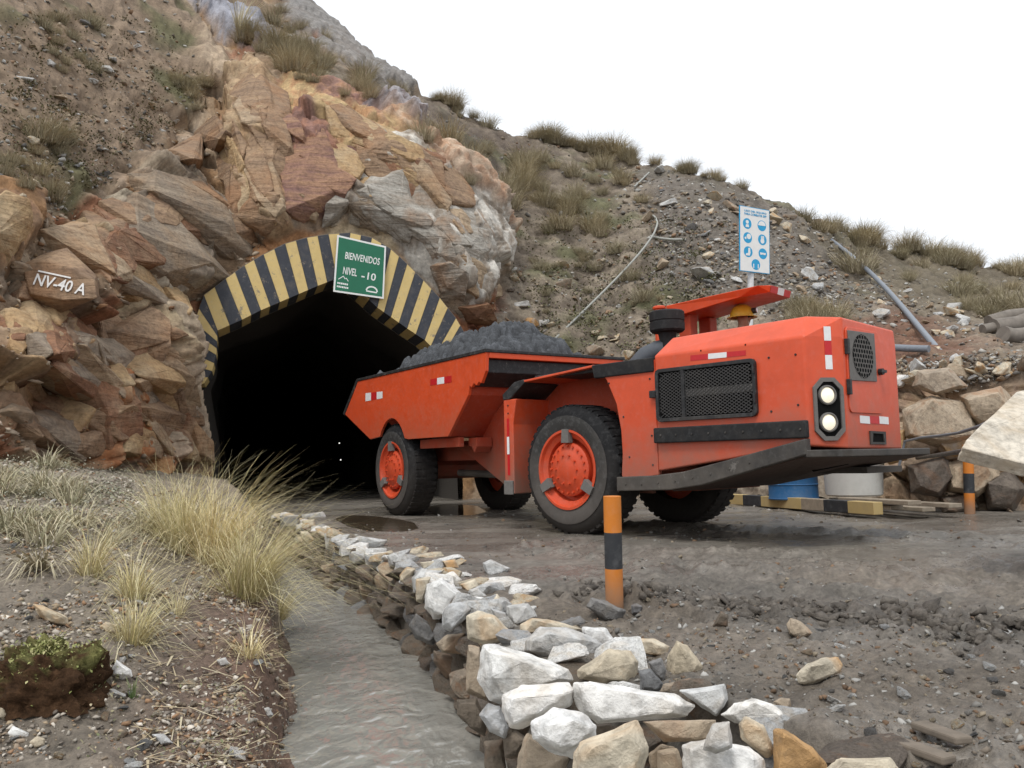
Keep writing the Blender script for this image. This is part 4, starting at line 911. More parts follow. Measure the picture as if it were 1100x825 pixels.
for x_, y_ in ((cA[0] + .10, lat0 + .1), (cA[0] + .10, lat1 - .2)):
    m_ = B(); m_.box((x_, y_, 1.04), (x_ + .16, y_ + .14, cA[1] - .12)); m_.build('canopy_post', M_orfr, truck, .01)
# air intake with its drum cap, elbow hose and a short stack
ix, iz = sF(716.5, 346, .75)
m_ = B(); m_.lathe([(0, iz + .115), (.17, iz + .115), (.185, iz + .10), (.185, iz + .012), (.178, iz + .008), (.178, iz - .004), (.185, iz - .008), (.185, iz - .09), (.165, iz - .11), (.10, iz - .115), (.085, iz - .20), (.085, 1.72)], 28, 'z', False, (ix, .75, 0))
m_.build('air_cleaner', M_rub, truck, smooth=True)
m_ = B(); m_.tube([(ix - .02, .75, 1.95), (ix - .12, .72, 1.93), (ix - .24, .68, 1.88), (ix - .32, .65, 1.80), (ix - .34, .64, 1.70)], [.10, .105, .11, .11, .11], 14)
m_.build('intake_hose', mat_plain('grey_hose', (.09, .10, .115), .6), truck, smooth=True)
sx_, sz_ = sF(708, 329, 1.2)
m_ = B(); m_.lathe([(0, sz_), (.06, sz_), (.075, sz_ - .01), (.075, sz_ - .03), (.055, sz_ - .04), (.055, 1.73)], 16, 'z', False, (sx_, 1.2, 0)); m_.build('breather', M_orbox, truck, smooth=True)

# ---- rear unit: dump box
box = part('dump_box', truck)
def BR(): return B(True)
arch = [(.565 * math.cos(a), .69 + .765 * math.sin(a)) for a in np.linspace(math.radians(36), math.radians(139), 15)]
side = [(-1.315, 2.13), (2.795, 2.13), (2.775, 1.90), (2.66, 1.755), (2.60, 1.775), (2.545, 1.735), (2.48, 1.77), (2.42, 1.72), (2.37, 1.745), (2.335, 1.63), (1.782, 1.116), (.56, 1.122)] + arch + [(-.80, 1.165), (-1.895, 1.638)]
side = [(x, max(z, 1.12)) for x, z in side]
for y0, y1 in ((0.0, .045), (2.175, 2.22)): m_ = BR(); m_.prism(side, y0, y1); m_.build('side_plate', M_orbox, box, .006)
m_ = BR(); m_.prism([(.95, 1.125), (1.775, 1.122), (2.325, 1.635), (2.36, 1.74), (2.3, 1.9), (.95, 1.9)], .046, 2.174); m_.build('front_slope', M_orfr, box)
m_ = BR(); m_.prism([(-1.86, 1.655), (-.80, 1.18), (.95, 1.13), (.95, 1.9), (-1.5, 1.9)], .62, 1.60); m_.build('hull', M_orfr, box)
m_ = BR(); m_.prism([(-1.80, 1.665), (-1.0, 1.50), (.95, 1.48), (.95, 1.9), (-1.5, 1.9)], .046, 2.174); m_.build('sponson', M_orfr, box)
m_ = BR(); m_.prism([(2.30, 1.74), (2.42, 1.74), (2.73, 1.885), (2.73, 2.055), (2.30, 2.055)], .046, 2.174); m_.build('front_channel', M_bk, box, .01)
m_ = BR(); m_.prism([(2.60, 2.06), (2.80, 2.06), (2.80, 2.13), (2.60, 2.13)], .046, 2.174); m_.build('front_lip', M_orbox, box, .006)
for y0, y1 in ((-.012, .06), (2.16, 2.232)): m_ = BR(); m_.prism([(-1.33, 2.131), (2.81, 2.131), (2.81, 2.175), (-1.31, 2.175)], y0, y1); m_.build('top_rail', M_bk, box, .006)
m_ = BR(); m_.box((2.70, .061, 2.131), (2.812, 2.159, 2.17)); m_.build('front_rail', M_bk, box, .006)
for y0, y1 in ((-.01, .055), (2.165, 2.23)): m_ = BR(); m_.prism([(-1.33, 2.17), (-1.275, 2.13), (-1.87, 1.60), (-1.925, 1.64)], y0, y1); m_.build('tail_rail', M_bk, box, .006)
for (xa, xb, ya, yb, ms) in ((325, 397, 243, 257, (M_red, M_refl, M_red)), (104, 162, 297, 297, (M_refl, M_red, M_refl))):
    a, b, c_, d_ = [sR(*c5(*p)) for p in ((xa, ya + (11 if xa > 200 else 4) - 8), (xb, ya - 8 - 2), (xb, ya + 13), (xa, ya + 24))]
    tape([a, b, c_, d_], 3, -.003, ms, True)
# rear frame, hitch, cylinder
m_ = BR(); m_.prism([(.85, 1.02), (1.45, 1.02), (2.3, 1.55), (3.0, 1.50), (3.05, .41), (2.45, .40), (1.5, .82)], .55, .60); m_.build('frame_plate', M_orfr, truck, .008)
m_ = BR(); m_.prism([(.85, 1.02), (1.45, 1.02), (2.3, 1.55), (3.0, 1.50), (3.05, .41), (2.45, .40), (1.5, .82)], 1.62, 1.67); m_.build('frame_plate', M_orfr, truck, .008)
m_ = BR(); m_.box((2.9, .6, .45), (3.15, 1.62, 1.45)); m_.build('hitch_wall', M_orfr, truck)
m_ = BR(); m_.box((-1.0, .62, .80), (2.3, 1.58, 1.08)); m_.build('rear_frame', M_orfr, truck, .01)
m_ = BR(); m_.tube([(0, .3, RW), (0, WT - .3, RW)], .17, 12); m_.build('axle', M_orfr, truck)
m_ = BR(); m_.prism([(1.80, 1.10), (2.02, 1.10), (2.02, .98), (1.95, .90), (1.88, .98), (1.80, .99)], .30, .54); m_.build('pivot_bracket', M_orfr, truck, .008)
m_ = BR(); m_.box((.72, .12, .98), (1.86, .20, 1.108)); m_.build('side_rail', M_orfr, truck, .006)
m_ = BR(); m_.tube([(.75, .75, .62), (1.5, .8, .60), (2.3, .9, .58)], .05, 10); m_.build('steering_cylinder', M_bk, truck)
# ---- ore heap in the box (loose, so a thing by itself)
nu, nv_ = 150, 90
U_, V_ = np.meshgrid(np.linspace(-1.62, 2.69, nu), np.linspace(.05, 2.17, nv_)); u_, v_ = U_.ravel(), V_.ravel()
e_ = np.minimum(np.minimum((v_ - .05) / .95, (2.17 - v_) / .95), 1); ex_ = np.clip(np.minimum((u_ + 1.62) / 2.7, (2.69 - u_) / 1.0), 0, 1)
hz = 2.08 + .58 * (1 - (1 - np.clip(e_, 0, 1)) ** 1.6) * (1 - (1 - ex_) ** 1.5)
Q = np.c_[u_, v_, hz]; F1, F2, cr, _ = voro(np.c_[u_ * 7, v_ * 7, 0 * u_], 130); G1, G2, cr2, _ = voro(np.c_[u_ * 17, v_ * 17, 0 * u_], 131)
hz = hz + (.13 * (cr - .3) + .07 * (.5 - F1) + .045 * (.5 - G1) + .05 * (cr2 - .5) + .12 * fbm(Q * 1.6, 3, 132)) * np.clip(ex_ * 4, 0, 1) * np.clip(e_ * 5, .15, 1)
hz = np.maximum(hz, 2.0)
oc_ = np.clip(np.array([.062, .066, .073])[None] * (1 + .7 * (cr - .5) + .9 * (cr2 - .5))[:, None], .015, .2)
MR = MW @ TR; MRn = np.array(MR); OV = np.c_[u_, v_, hz] @ MRn[:3, :3].T + MRn[:3, 3]
ix_ = np.arange(nu * nv_).reshape(nv_, nu); of_ = np.c_[ix_[:-1, :-1].ravel(), ix_[:-1, 1:].ravel(), ix_[1:, 1:].ravel(), ix_[1:, :-1].ravel()]
M_ore = mat_terrain('crushed_grey_ore', .75, .02, 40, .4)
tag(link('ore_rubble', npmesh('ore_rubble', OV, of_, oc_), None, M_ore), 'dark grey crushed ore heaped in the truck box', 'ore', kind='stuff')

# ================================================================== STONES
r_ = np.random.default_rng(21)
ST_W = mat_stone('white_quarry_stone', [(.74, .73, .70), (.82, .81, .79), (.78, .75, .70)], 5, .7, (.52, .38, .22), .35)
ST_G = mat_stone('pale_grey_stone', [(.44, .445, .45), (.58, .58, .57), (.50, .49, .47)], 6, .7, (.40, .28, .15), .35)
ST_C = mat_stone('cream_ochre_stone', [(.55, .47, .35), (.62, .55, .43), (.50, .42, .30)], 5, .75, (.48, .25, .08), .8)
ST_T = mat_stone('tan_stone', [(.38, .29, .20), (.45, .36, .26), (.33, .27, .21)], 6, .8, (.30, .14, .06), .6)
ST_O = mat_stone('rusty_orange_stone', [(.46, .27, .10), (.42, .23, .09), (.45, .30, .15)], 5, .75, (.40, .37, .33), .8)
ST_B = mat_stone('muddy_brown_stone', [(.13, .105, .08), (.19, .155, .12), (.15, .125, .105)], 7, .8, (.20, .10, .05), .5)
ST_D = mat_stone('dark_grey_stone', [(.16, .16, .165), (.22, .22, .22), (.19, .175, .16)], 7, .75, (.13, .10, .08), .5)
wall = tag(part('dry_stone_wall'), 'rough dry-stone retaining wall of pale rubble beside the muddy ditch', 'wall')
wall.location = (float(wall_x(np.array(5.))), 5, WATER_Z)
WO = np.array(wall.location)
def cvA(L): return [(500 + x / 4.23, 640 + y / 4.23) for x, y in L]
def cvB(L): return [(720 + x / 4.23, 640 + y / 4.23) for x, y in L]
def cvC(L): return [(300 + x / 4.23, 540 + y / 4.23) for x, y in L]
def stone_from(sil, mat, z=.02, thick=.75, parent=None, d=None, name='stone', org=None, cuts=2):
    """block whose broad face has the surveyed outline; real thickness behind and in front of it"""
    sil = np.array(sil, float); c = sil.mean(0)
    d = float(atZ(c[0], c[1], z)[1]) if d is None else d
    w_, h_ = np.ptp(sil[:, 0]) * d / FPX, np.ptp(sil[:, 1]) * d / FPX; t = thick * min(w_, h_) * .5 + .15 * max(w_, h_) * .5
    pts = [atY(p[0], p[1], d + r_.uniform(-.12, .12) * t) for p in sil]
    for p in sil:
        q = c + (p - c) * r_.uniform(.55, .85); pts.append(atY(q[0], q[1], d - t * r_.uniform(.55, .95)))
        q = c + (p - c) * r_.uniform(.6, .95); pts.append(atY(q[0], q[1], d + t * r_.uniform(.7, 1.2)))
    pts = np.array(pts); o_ = pts.mean(0) if org is None else org
    me = hull(pts - o_, name, .012 * min(w_, h_) + .0015, .030 * min(w_, h_), int(r_.integers(999)), cuts + 2)
    ob = link(name, me, parent, mat, smooth=True); me.set_sharp_from_angle(angle=math.radians(24)); ob.location = o_ - (WO if parent is wall else 0); return ob
A_LIST = [([(75, 225), (130, 215), (300, 265), (470, 335), (495, 385), (240, 410), (160, 495), (110, 480), (55, 380)], ST_W), ([(160, 450), (260, 405), (470, 390), (500, 430), (480, 500), (330, 540), (255, 610), (200, 600), (165, 520)], ST_W),
    ([(490, 395), (560, 390), (950, 445), (1045, 500), (1010, 550), (780, 555), (600, 580), (520, 530), (490, 470)], ST_W), ([(295, 570), (400, 510), (520, 520), (600, 590), (590, 640), (490, 740), (400, 725), (300, 650)], ST_W),
    ([(490, 720), (520, 660), (780, 565), (835, 680), (800, 860), (480, 860)], ST_C), ([(270, 200), (340, 140), (400, 165), (490, 150), (600, 200), (660, 240), (600, 310), (500, 330), (400, 300), (265, 250)], ST_G),
    ([(600, 300), (650, 240), (750, 250), (790, 300), (770, 420), (690, 410), (510, 380), (500, 340)], ST_C), ([(790, 340), (840, 330), (900, 400), (880, 435), (795, 430)], ST_D), ([(0, 90), (60, 65), (130, 85), (210, 170), (190, 205), (80, 220), (10, 200)], ST_C),
    ([(185, 45), (285, 30), (330, 95), (260, 130), (215, 150), (190, 100)], ST_G), ([(245, 130), (300, 100), (400, 110), (530, 150), (480, 175), (340, 160), (250, 170)], ST_C), ([(530, 140), (640, 145), (680, 205), (640, 235), (560, 210), (530, 170)], ST_W),
    ([(680, 220), (740, 190), (860, 195), (930, 230), (910, 280), (820, 270), (700, 250)], ST_C), ([(915, 290), (960, 200), (1010, 225), (1080, 320), (1060, 375), (920, 390)], ST_C), ([(800, 570), (960, 560), (1140, 562), (1140, 640), (1060, 660), (900, 665), (840, 610)], ST_T),
    ([(830, 300), (890, 280), (915, 340), (900, 395), (850, 350)], ST_D), ([(880, 440), (900, 400), (1020, 375), (1060, 390), (980, 440), (930, 450)], ST_T)]
A_LOW = [([(60, 540), (100, 490), (160, 500), (200, 600), (180, 650), (110, 620)], ST_G, -.12), ([(0, 440), (10, 220), (65, 230), (60, 380), (100, 480), (50, 460)], ST_T, -.1), ([(200, 680), (240, 650), (270, 670), (250, 720), (215, 725)], ST_C, -.25),
    ([(280, 620), (320, 700), (470, 740), (460, 840), (230, 830), (240, 720)], ST_T, -.22), ([(830, 720), (890, 670), (960, 690), (985, 760), (900, 800), (840, 790)], ST_T, -.08), ([(80, 660), (170, 650), (190, 820), (90, 820)], ST_B, -.3),
    ([(-40, 470), (50, 465), (100, 560), (90, 640), (20, 600), (-40, 540)], ST_B, -.25), ([(170, 640), (230, 610), (290, 650), (230, 740), (180, 740)], ST_B, -.22), ([(560, 590), (660, 580), (700, 620), (560, 640)], ST_B, -.08)]
B_LIST = [([(40, 430), (250, 400), (265, 470), (210, 550), (130, 500)], ST_G, .03), ([(50, 680), (150, 650), (360, 690), (430, 740), (440, 850), (60, 850)], ST_W, .02), ([(310, 580), (340, 545), (430, 590), (475, 715), (440, 740), (320, 650)], ST_C, .06), ([(150, 680), (190, 580), (270, 570), (285, 690), (210, 720), (150, 700)], ST_G, .10),
    ([(225, 540), (290, 490), (380, 465), (490, 500), (565, 540), (520, 605), (430, 600), (290, 580)], ST_W, .0), ([(470, 605), (500, 600), (650, 690), (715, 760), (720, 850), (470, 850)], ST_O, .02), ([(700, 790), (760, 740), (1000, 735), (1040, 783), (1000, 850), (720, 850)], ST_C, .02),
    ([(810, 660), (860, 650), (960, 670), (970, 720), (900, 735), (810, 725)], ST_T, -.03), ([(-60, 700), (30, 690), (60, 760), (40, 830), (-60, 830)], ST_T, -.05)]
C_LIST = [([(320, 175), (360, 150), (495, 170), (470, 205), (400, 215), (330, 195)], ST_G), ([(410, 230), (500, 220), (470, 255), (420, 255)], ST_W), ([(490, 240), (520, 225), (600, 280), (545, 305), (500, 290)], ST_G), ([(640, 270), (740, 262), (735, 300), (650, 300)], ST_C),
    ([(740, 265), (800, 255), (820, 300), (760, 310)], ST_C), ([(600, 340), (650, 300), (740, 310), (690, 340), (640, 420), (610, 410)], ST_G), ([(740, 330), (790, 310), (830, 350), (820, 400), (760, 380)], ST_W), ([(670, 370), (740, 340), (830, 410), (750, 520), (700, 530), (660, 480), (660, 420)], ST_W),
    ([(820, 370), (890, 345), (910, 385), (850, 415)], ST_C), ([(860, 395), (900, 385), (945, 425), (910, 445), (870, 430)], ST_G), ([(740, 500), (770, 460), (900, 440), (915, 470), (830, 500), (780, 590), (735, 570)], ST_G), ([(930, 440), (990, 415), (1030, 470), (1040, 520), (960, 490)], ST_C),
    ([(1030, 470), (1100, 460), (1140, 500), (1100, 580), (1050, 560)], ST_W), ([(620, 345), (690, 335), (650, 460), (620, 450)], ST_C), ([(545, 330), (580, 290), (620, 300), (590, 360), (550, 360)], ST_C), ([(95, 130), (130, 130), (160, 170), (125, 195), (100, 160)], ST_C),
    ([(100, 80), (160, 75), (170, 125), (120, 125)], ST_C), ([(0, 60), (90, 60), (100, 120), (10, 120)], ST_D), ([(100, 55), (200, 40), (215, 65), (110, 80)], ST_G), ([(130, 130), (200, 125), (290, 120), (260, 155), (160, 175)], ST_T), ([(250, 180), (300, 160), (325, 190), (270, 210)], ST_G), ([(840, 420), (930, 430), (950, 470), (880, 455)], ST_W), ([(960, 480), (1030, 500), (1060, 560), (1000, 560)], ST_G)]
C_LOW = [([(710, 640), (760, 600), (850, 590), (840, 690), (740, 680)], ST_T, -.16), ([(590, 560), (620, 500), (740, 590), (700, 650), (620, 620)], ST_D, -.18), ([(700, 670), (830, 700), (840, 800), (760, 800), (700, 720)], ST_B, -.3), ([(280, 190), (340, 200), (350, 250), (300, 270), (270, 230)], ST_C, -.08),
    ([(350, 225), (420, 230), (415, 300), (370, 305)], ST_D, -.1), ([(660, 500), (740, 530), (760, 600), (690, 590)], ST_B, -.14)]
for q, mt in A_LIST: stone_from(cvA(q), mt, .03, .8, wall)
for q, mt, z_ in A_LOW: stone_from(cvA(q), mt, z_, .8, wall)
for q, mt, z_ in B_LIST: stone_from(cvB(q), mt, z_, .8, wall)
for q, mt in C_LIST: stone_from(cvC(q), mt, .02, .8, wall, cuts=1)
for q, mt, z_ in C_LOW: stone_from(cvC(q), mt, z_, .8, wall, cuts=1)
# courses below and the wall's hearting: shared blocks
blocks = []
for k in range(12):
    dm = np.array([r_.uniform(.8, 1.2), r_.uniform(.7, 1.1), r_.uniform(.55, .9)]); blocks.append(hull(rock_pts(15, dm, r_), 'stone', .03, .03, k, 1))
mats_low = [ST_B, ST_B, ST_B, ST_D, ST_B, ST_T]; mats_top = [ST_G, ST_W, ST_C, ST_G, ST_W]
bvar = {}
def block(k, mt):
    if (k, mt.name) not in bvar: me = blocks[k].copy(); me.materials.clear(); me.materials.append(mt); bvar[(k, mt.name)] = me
    return bvar[(k, mt.name)]
def put(name, me, loc, dims, rot, parent=None):
    o = bpy.data.objects.new(name, me); COL.objects.link(o); o.parent = parent; o.location = loc; o.scale = dims; o.rotation_euler = rot; return o
for row, (z0, hh) in enumerate(((-.52, .17), (-.38, .16), (-.24, .15), (-.11, .15))):
    y = 1.6 + .07 * row
    while y < 13.5:
        L_ = r_.uniform(.17, .34); yy = y + L_ / 2; sl = (wall_x(np.array(yy + .05)) - wall_x(np.array(yy - .05))) / .1; an = -math.atan(sl)
        x = float(wall_x(np.array(yy))) + .04 + row * .018 + r_.uniform(-.03, .03)
        mt = mats_low[r_.integers(len(mats_low))] if row < 3 else (mats_low + mats_top)[r_.integers(11)]
        put('stone', block(int(r_.integers(12)), mt), np.array([x, yy, z0 + hh / 2 + r_.uniform(-.02, .02)]) - WO, (r_.uniform(.2, .3), L_ * 1.08, hh * r_.uniform(1.0, 1.5)), (r_.uniform(-.25, .25), r_.uniform(-.25, .25), an + r_.uniform(-.3, .3)), wall)
        y += L_ * .93
y = 3.3
while y < 13:      # caps and second skin behind the face
    for off in (.10, .30, .5):
        if off > .25 and (y > 7.5 or r_.random() < .45): continue
        dm = r_.uniform(.13, .27); x = float(wall_x(np.array(y))) + off + r_.uniform(-.05, .05)
        put('stone', block(int(r_.integers(12)), mats_top[r_.integers(5)]), np.array([x, y + r_.uniform(-.1, .1), .0 + dm * .12 - off * .06]) - WO, (dm, dm * r_.uniform(.9, 1.3), dm * r_.uniform(.5, .8)), (r_.uniform(-.3, .3), r_.uniform(-.3, .3), r_.uniform(0, 6)), wall)
    y += r_.uniform(.2, .3)
# ---- loose stones that stand out
def loose(sil, mt, label, z=None, d=None, cuts=2, cat='rock', name='loose_rock', thick=.8):
    sil = np.array(sil, float); c = sil.mean(0); b = (c[0], sil[:, 1].max())
    d = ground_at(*b)[1] if d is None else d
    o = stone_from(sil, mt, 0, thick, None, d, name, None, cuts); o.location.z -= .22 * np.ptp(sil[:, 1]) * d / FPX
    return tag(o, label, cat)
loose(cvC([(920, 255), (960, 240), (1050, 280), (1030, 310), (945, 320)]), ST_G, 'bluish grey angular stone lying alone on the mud above the wall')
loose(cvA([(545, 20), (570, -20), (640, -5), (700, 40), (730, 40), (700, 105), (640, 90), (600, 60)]), ST_D, 'dark stone wedged against the foot of the near striped post')
loose(cvA([(752, 30), (775, 20), (805, 35), (800, 70), (755, 75)]), ST_D, 'small blue-grey stone just right of the near striped post foot')
loose(cvA([(410, 110), (520, 75), (545, 100), (545, 130), (450, 135)]), ST_D, 'flat dark grey shard lying left of the near striped post foot')
loose(cvB([(525, 105), (545, 75), (590, 90), (660, 155), (590, 180), (540, 150)]), ST_T, 'brownish pointed stone half sunk in the churned mud')
loose(cvB([(565, 330), (620, 280), (690, 250), (760, 245), (785, 285), (770, 315), (690, 345), (640, 380), (580, 370)]), ST_C, 'pale cream oblong stone lying on the brown soil')
loose(cvB([(465, 470), (500, 450), (545, 455), (550, 495), (520, 505)]), ST_T, 'small tan stone beside the white slab at the wall end')
loose(cvB([(190, 120), (230, 50), (265, 70), (260, 130)]), ST_B, 'round mud-caked lump at the rim of the churned ridge')
def bank_px(L): return [(x / 3.235, 600 + y / 3.235) for x, y in L]
loose(bank_px([(115, 140), (150, 145), (235, 185), (242, 220), (170, 210), (135, 180)]), ST_C, 'flat cream stone on the bank above the mossy clump', cuts=1)
loose(bank_px([(345, 225), (370, 208), (415, 220), (415, 255), (365, 252)]), ST_C, 'pale tan stone under the lowest grass tuft', cuts=1)
loose(bank_px([(388, 370), (405, 335), (455, 370), (462, 395), (420, 407), (390, 390)]), ST_W, 'bright white stone on the gravel bank right of the mossy clump', cuts=1)
loose(bank_px([(295, 330), (310, 312), (340, 325), (342, 355), (315, 350)]), ST_G, 'whitish stone touching the edge of the mossy clump', cuts=1)
loose(bank_px([(22, 600), (45, 568), (100, 595), (105, 612), (50, 616)]), ST_W, 'white stone below the mossy clump near the frame corner', cuts=1)
loose(bank_px([(100, 628), (130, 605), (158, 615), (155, 640), (120, 652)]), ST_C, 'rounded yellowish pebble beside the white stone under the mossy clump', cuts=1)
loose(bank_px([(0, 495), (12, 492), (32, 535), (15, 550), (-10, 540)]), ST_C, 'cream stone cut by the picture edge under the mossy clump', cuts=1)
loose(bank_px([(525, 600), (570, 598), (608, 635), (560, 640)]), ST_G, 'flat grey stone among the gravel at the bottom of the bank', cuts=1)
loose(bank_px([(750, 345), (785, 335), (795, 360), (765, 368)]), ST_G, 'grey stone on the bank next to dry grass litter', cuts=1)
loose(bank_px([(915, 510), (935, 505), (952, 535), (930, 548), (914, 535)]), ST_G, 'small bluish stone close to the water edge', cuts=1)
loose(bank_px([(895, 262), (930, 255), (955, 280), (915, 288)]), ST_G, 'dull grey stone below the grass overhanging the water', cuts=1)
HUE = {'white_quarry_stone': 'white', 'pale_grey_stone': 'pale grey', 'cream_ochre_stone': 'cream', 'tan_stone': 'tan', 'rusty_orange_stone': 'rusty', 'muddy_brown_stone': 'muddy brown', 'dark_grey_stone': 'dark grey'}
def say(o, noun, place, px, py, box, cat, group):
    """label of one scattered stone: size and colour first, then where on its slope"""
    s_ = max(o.dimensions[:]) / max(o.location.y, .1) * FPX
    size = 'tiny' if s_ < 7 else 'small' if s_ < 12 else 'middling' if s_ < 20 else 'large'
    fx, fy = (px - box[0]) / (box[2] - box[0]), (py - box[1]) / (box[3] - box[1])
    v = ('top' if fy < .33 else 'middle' if fy < .66 else 'foot'); h = ('left side' if fx < .33 else 'centre' if fx < .66 else 'right side')
    return tag(o, f'{size} {HUE[o.data.materials[0].name]} {noun} at the {v} {h} of {place}', cat, group)
# scattered small stones on the bank, mud and road verge: many alike
gm = [block(k, m) for k in range(6) for m in (ST_G, ST_C, ST_W, ST_D, ST_T)]
n_ = 0
while n_ < 90:
    px, py = r_.uniform(0, 320), r_.uniform(520, 825); g = ground_at(px, py)
    if g[0] > bank_x(np.array(g[1])) - .12 or g[1] > 9: continue
    s_ = r_.uniform(.022, .045) * (1 + .06 * g[1]); put('small_stone', gm[r_.integers(30)], (g[0], g[1], g[2] + s_ * .15), (s_ * r_.uniform(.9, 1.5), s_, s_ * .7), tuple(r_.uniform(-.5, .5, 2)) + (r_.uniform(0, 6),))
    say(COL.objects[-1], 'stone', 'the gravel bank by the ditch', px, py, (0, 520, 320, 825), 'stone', 'stones strewn over the left bank'); n_ += 1
n_ = 0
while n_ < 70:
    px, py = r_.uniform(640, 1130), r_.uniform(640, 840); g = ground_at(px, py)
    if polydist([(520, 840), (560, 690), (760, 700), (990, 840)], np.array([px]), np.array([py]))[0] > 0: continue
    s_ = r_.uniform(.018, .05); put('small_stone', gm[r_.integers(30)], (g[0], g[1], g[2] + s_ * .1), (s_ * r_.uniform(.9, 1.5), s_, s_ * .7), tuple(r_.uniform(-.5, .5, 2)) + (r_.uniform(0, 6),))
    say(COL.objects[-1], 'stone', 'the brown soil by the road', px, py, (640, 640, 1130, 840), 'stone', 'stones strewn on the soil by the road'); n_ += 1
# hillside stones
def hill_rocks(n, region, smin, smax, label, group, mats, power=2.2, name='hillside_rock'):
    k = 0; xs = [p[0] for p in region]; ys = [p[1] for p in region]; tries = 0
    while k < n and tries < n * 12:
        tries += 1; px, py = r_.uniform(min(xs), max(xs)), r_.uniform(min(ys), max(ys))
        if polydist(region, np.array([px]), np.array([py]))[0] < 0: continue
        p, nn = hill_at(px, py); s_ = smin + (smax - smin) * r_.random() ** power
        put(name, block(int(r_.integers(12)), mats[r_.integers(len(mats))]), p + nn * s_ * .15, (s_ * r_.uniform(.9, 1.6), s_ * r_.uniform(.8, 1.2), s_ * r_.uniform(.55, .9)), tuple(r_.uniform(-.6, .6, 2)) + (r_.uniform(0, 6),))
        say(COL.objects[-1], 'rock', label, px, py, (min(xs), min(ys), max(xs), max(ys)), 'rock', group); k += 1
hill_rocks(90, [(640, 172), (760, 190), (870, 240), (905, 300), (870, 340), (720, 310), (690, 230)], .12, .5, 'the scree mound', 'stones on the scree mound', [ST_G, ST_C, ST_T, ST_T, ST_D], 3)
hill_rocks(60, [(545, 300), (640, 250), (720, 300), (800, 340), (700, 380), (560, 370)], .10, .4, 'the earth slope', 'stones on the earth slope', [ST_G, ST_C, ST_T, ST_B], 3)
hill_rocks(70, [(0, 20), (150, 20), (230, 100), (200, 170), (110, 200), (0, 220)], .07, .28, 'the upper left slope', 'stones on the upper left slope', [ST_G, ST_C, ST_T, ST_D], 3)
hill_rocks(50, [(955, 392), (1110, 385), (1110, 412), (955, 412)], .08, .32, 'the right bench', 'rubble on the right bench', [ST_G, ST_C, ST_T], 2)
hill_rocks(45, [(900, 300), (1000, 320), (1090, 350), (1000, 365), (930, 335)], .12, .45, 'the slope behind the pipe', 'stones behind the grey pipe', [ST_G, ST_C, ST_T], 3)
for k, (px, py, w_, h_, mt, lb) in enumerate(((868, 299, 22, 18, ST_G, 'round grey boulder on the scree right of the safety sign'), (878, 312, 16, 16, ST_G, 'smaller grey boulder touching the round one on the scree'), (757, 298, 32, 18, ST_G, 'broad flat grey boulder on the slope left of the safety sign'),
        (938, 304, 18, 14, ST_C, 'cream stone just below the grey pipe'), (1003, 380, 24, 12, ST_C, 'cream rock at the lower end of the grey pipe'), (843, 248, 20, 14, ST_C, 'pale boulder high on the scree mound'), (862, 260, 18, 12, ST_C, 'light tan boulder under the crest of the scree mound'),
        (640, 380, 26, 20, ST_T, 'tan boulder at the slope foot behind the ore heap'), (676, 384, 18, 18, ST_C, 'pale boulder at the slope foot left of the intake hose'), (1017, 360, 20, 10, ST_C, 'whitish stone on the red-brown spoil'), (1052, 310, 18, 7, ST_W, 'white stone near the ridge top at far right'),
        (570, 350, 20, 14, ST_O, 'rusty boulder beside the dome of rock right of the arch'), (968, 413, 20, 14, ST_W, 'white boulder on top of the right rock wall'))):
    p, nn = hill_at(px, py); s_ = p[1] / FPX
    put('boulder', block(k % 12, mt), p + nn * h_ * s_ * .2, (w_ * s_, w_ * s_ * .8, h_ * s_ * 1.2), (r_.uniform(-.2, .2), r_.uniform(-.2, .2), r_.uniform(0, 6))); tag(COL.objects[-1], lb, 'boulder')
# quarried blocks in the rock wall on the right
RB = [([(968, 440), (1000, 425), (1040, 432), (1055, 470), (1010, 482), (972, 470)], ST_T, 'tan block in the right rock wall beside the truck nose'), ([(1030, 425), (1075, 415), (1100, 440), (1065, 468), (1040, 450)], ST_T, 'pinkish tan block in the upper right rock wall'), ([(975, 500), (1015, 490), (1030, 512), (1010, 535), (978, 530)], ST_B, 'dark block at the foot of the right rock wall'),
      ([(1012, 498), (1062, 488), (1078, 512), (1050, 535), (1018, 528)], ST_T, 'broad block behind the far striped post'), ([(1055, 515), (1085, 505), (1105, 525), (1090, 550), (1060, 548)], ST_B, 'brown block right of the far striped post'), ([(1010, 535), (1040, 528), (1052, 545), (1030, 555), (1012, 552)], ST_B, 'low block left of the far striped post foot'),
      ([(945, 455), (972, 462), (975, 495), (955, 500), (940, 480)], ST_O, 'orange-tan block half hidden by the truck nose'), ([(1080, 470), (1120, 462), (1130, 500), (1095, 505)], ST_D, 'grey block under the leaning slab'), ([(1000, 470), (1040, 462), (1050, 490), (1015, 495)], ST_O, 'rusty streaked block in the middle of the right rock wall'), ([(985, 398), (1020, 395), (1040, 415), (1005, 425), (980, 415)], ST_T, 'flat tan block on top of the right rock wall')]
for q, mt, lb in RB: tag(stone_from(q, mt, 0, .9, None, 11.0, 'rock_block', None, 2), lb, 'rock')
fsl = [atY(x, y, d) for x, y, d in ((1034, 481, 5.2), (1040, 470, 5.27), (1092, 421, 5.75), (1225, 392, 6.0), (1240, 500, 5.3), (1105, 499, 5.1))]
fc_ = np.mean(fsl, 0); fn_ = np.cross(fsl[3] - fsl[0], fsl[5] - fsl[0]); fn_ /= np.linalg.norm(fn_); fn_ *= np.sign(fn_ @ (fc_ - CAM))
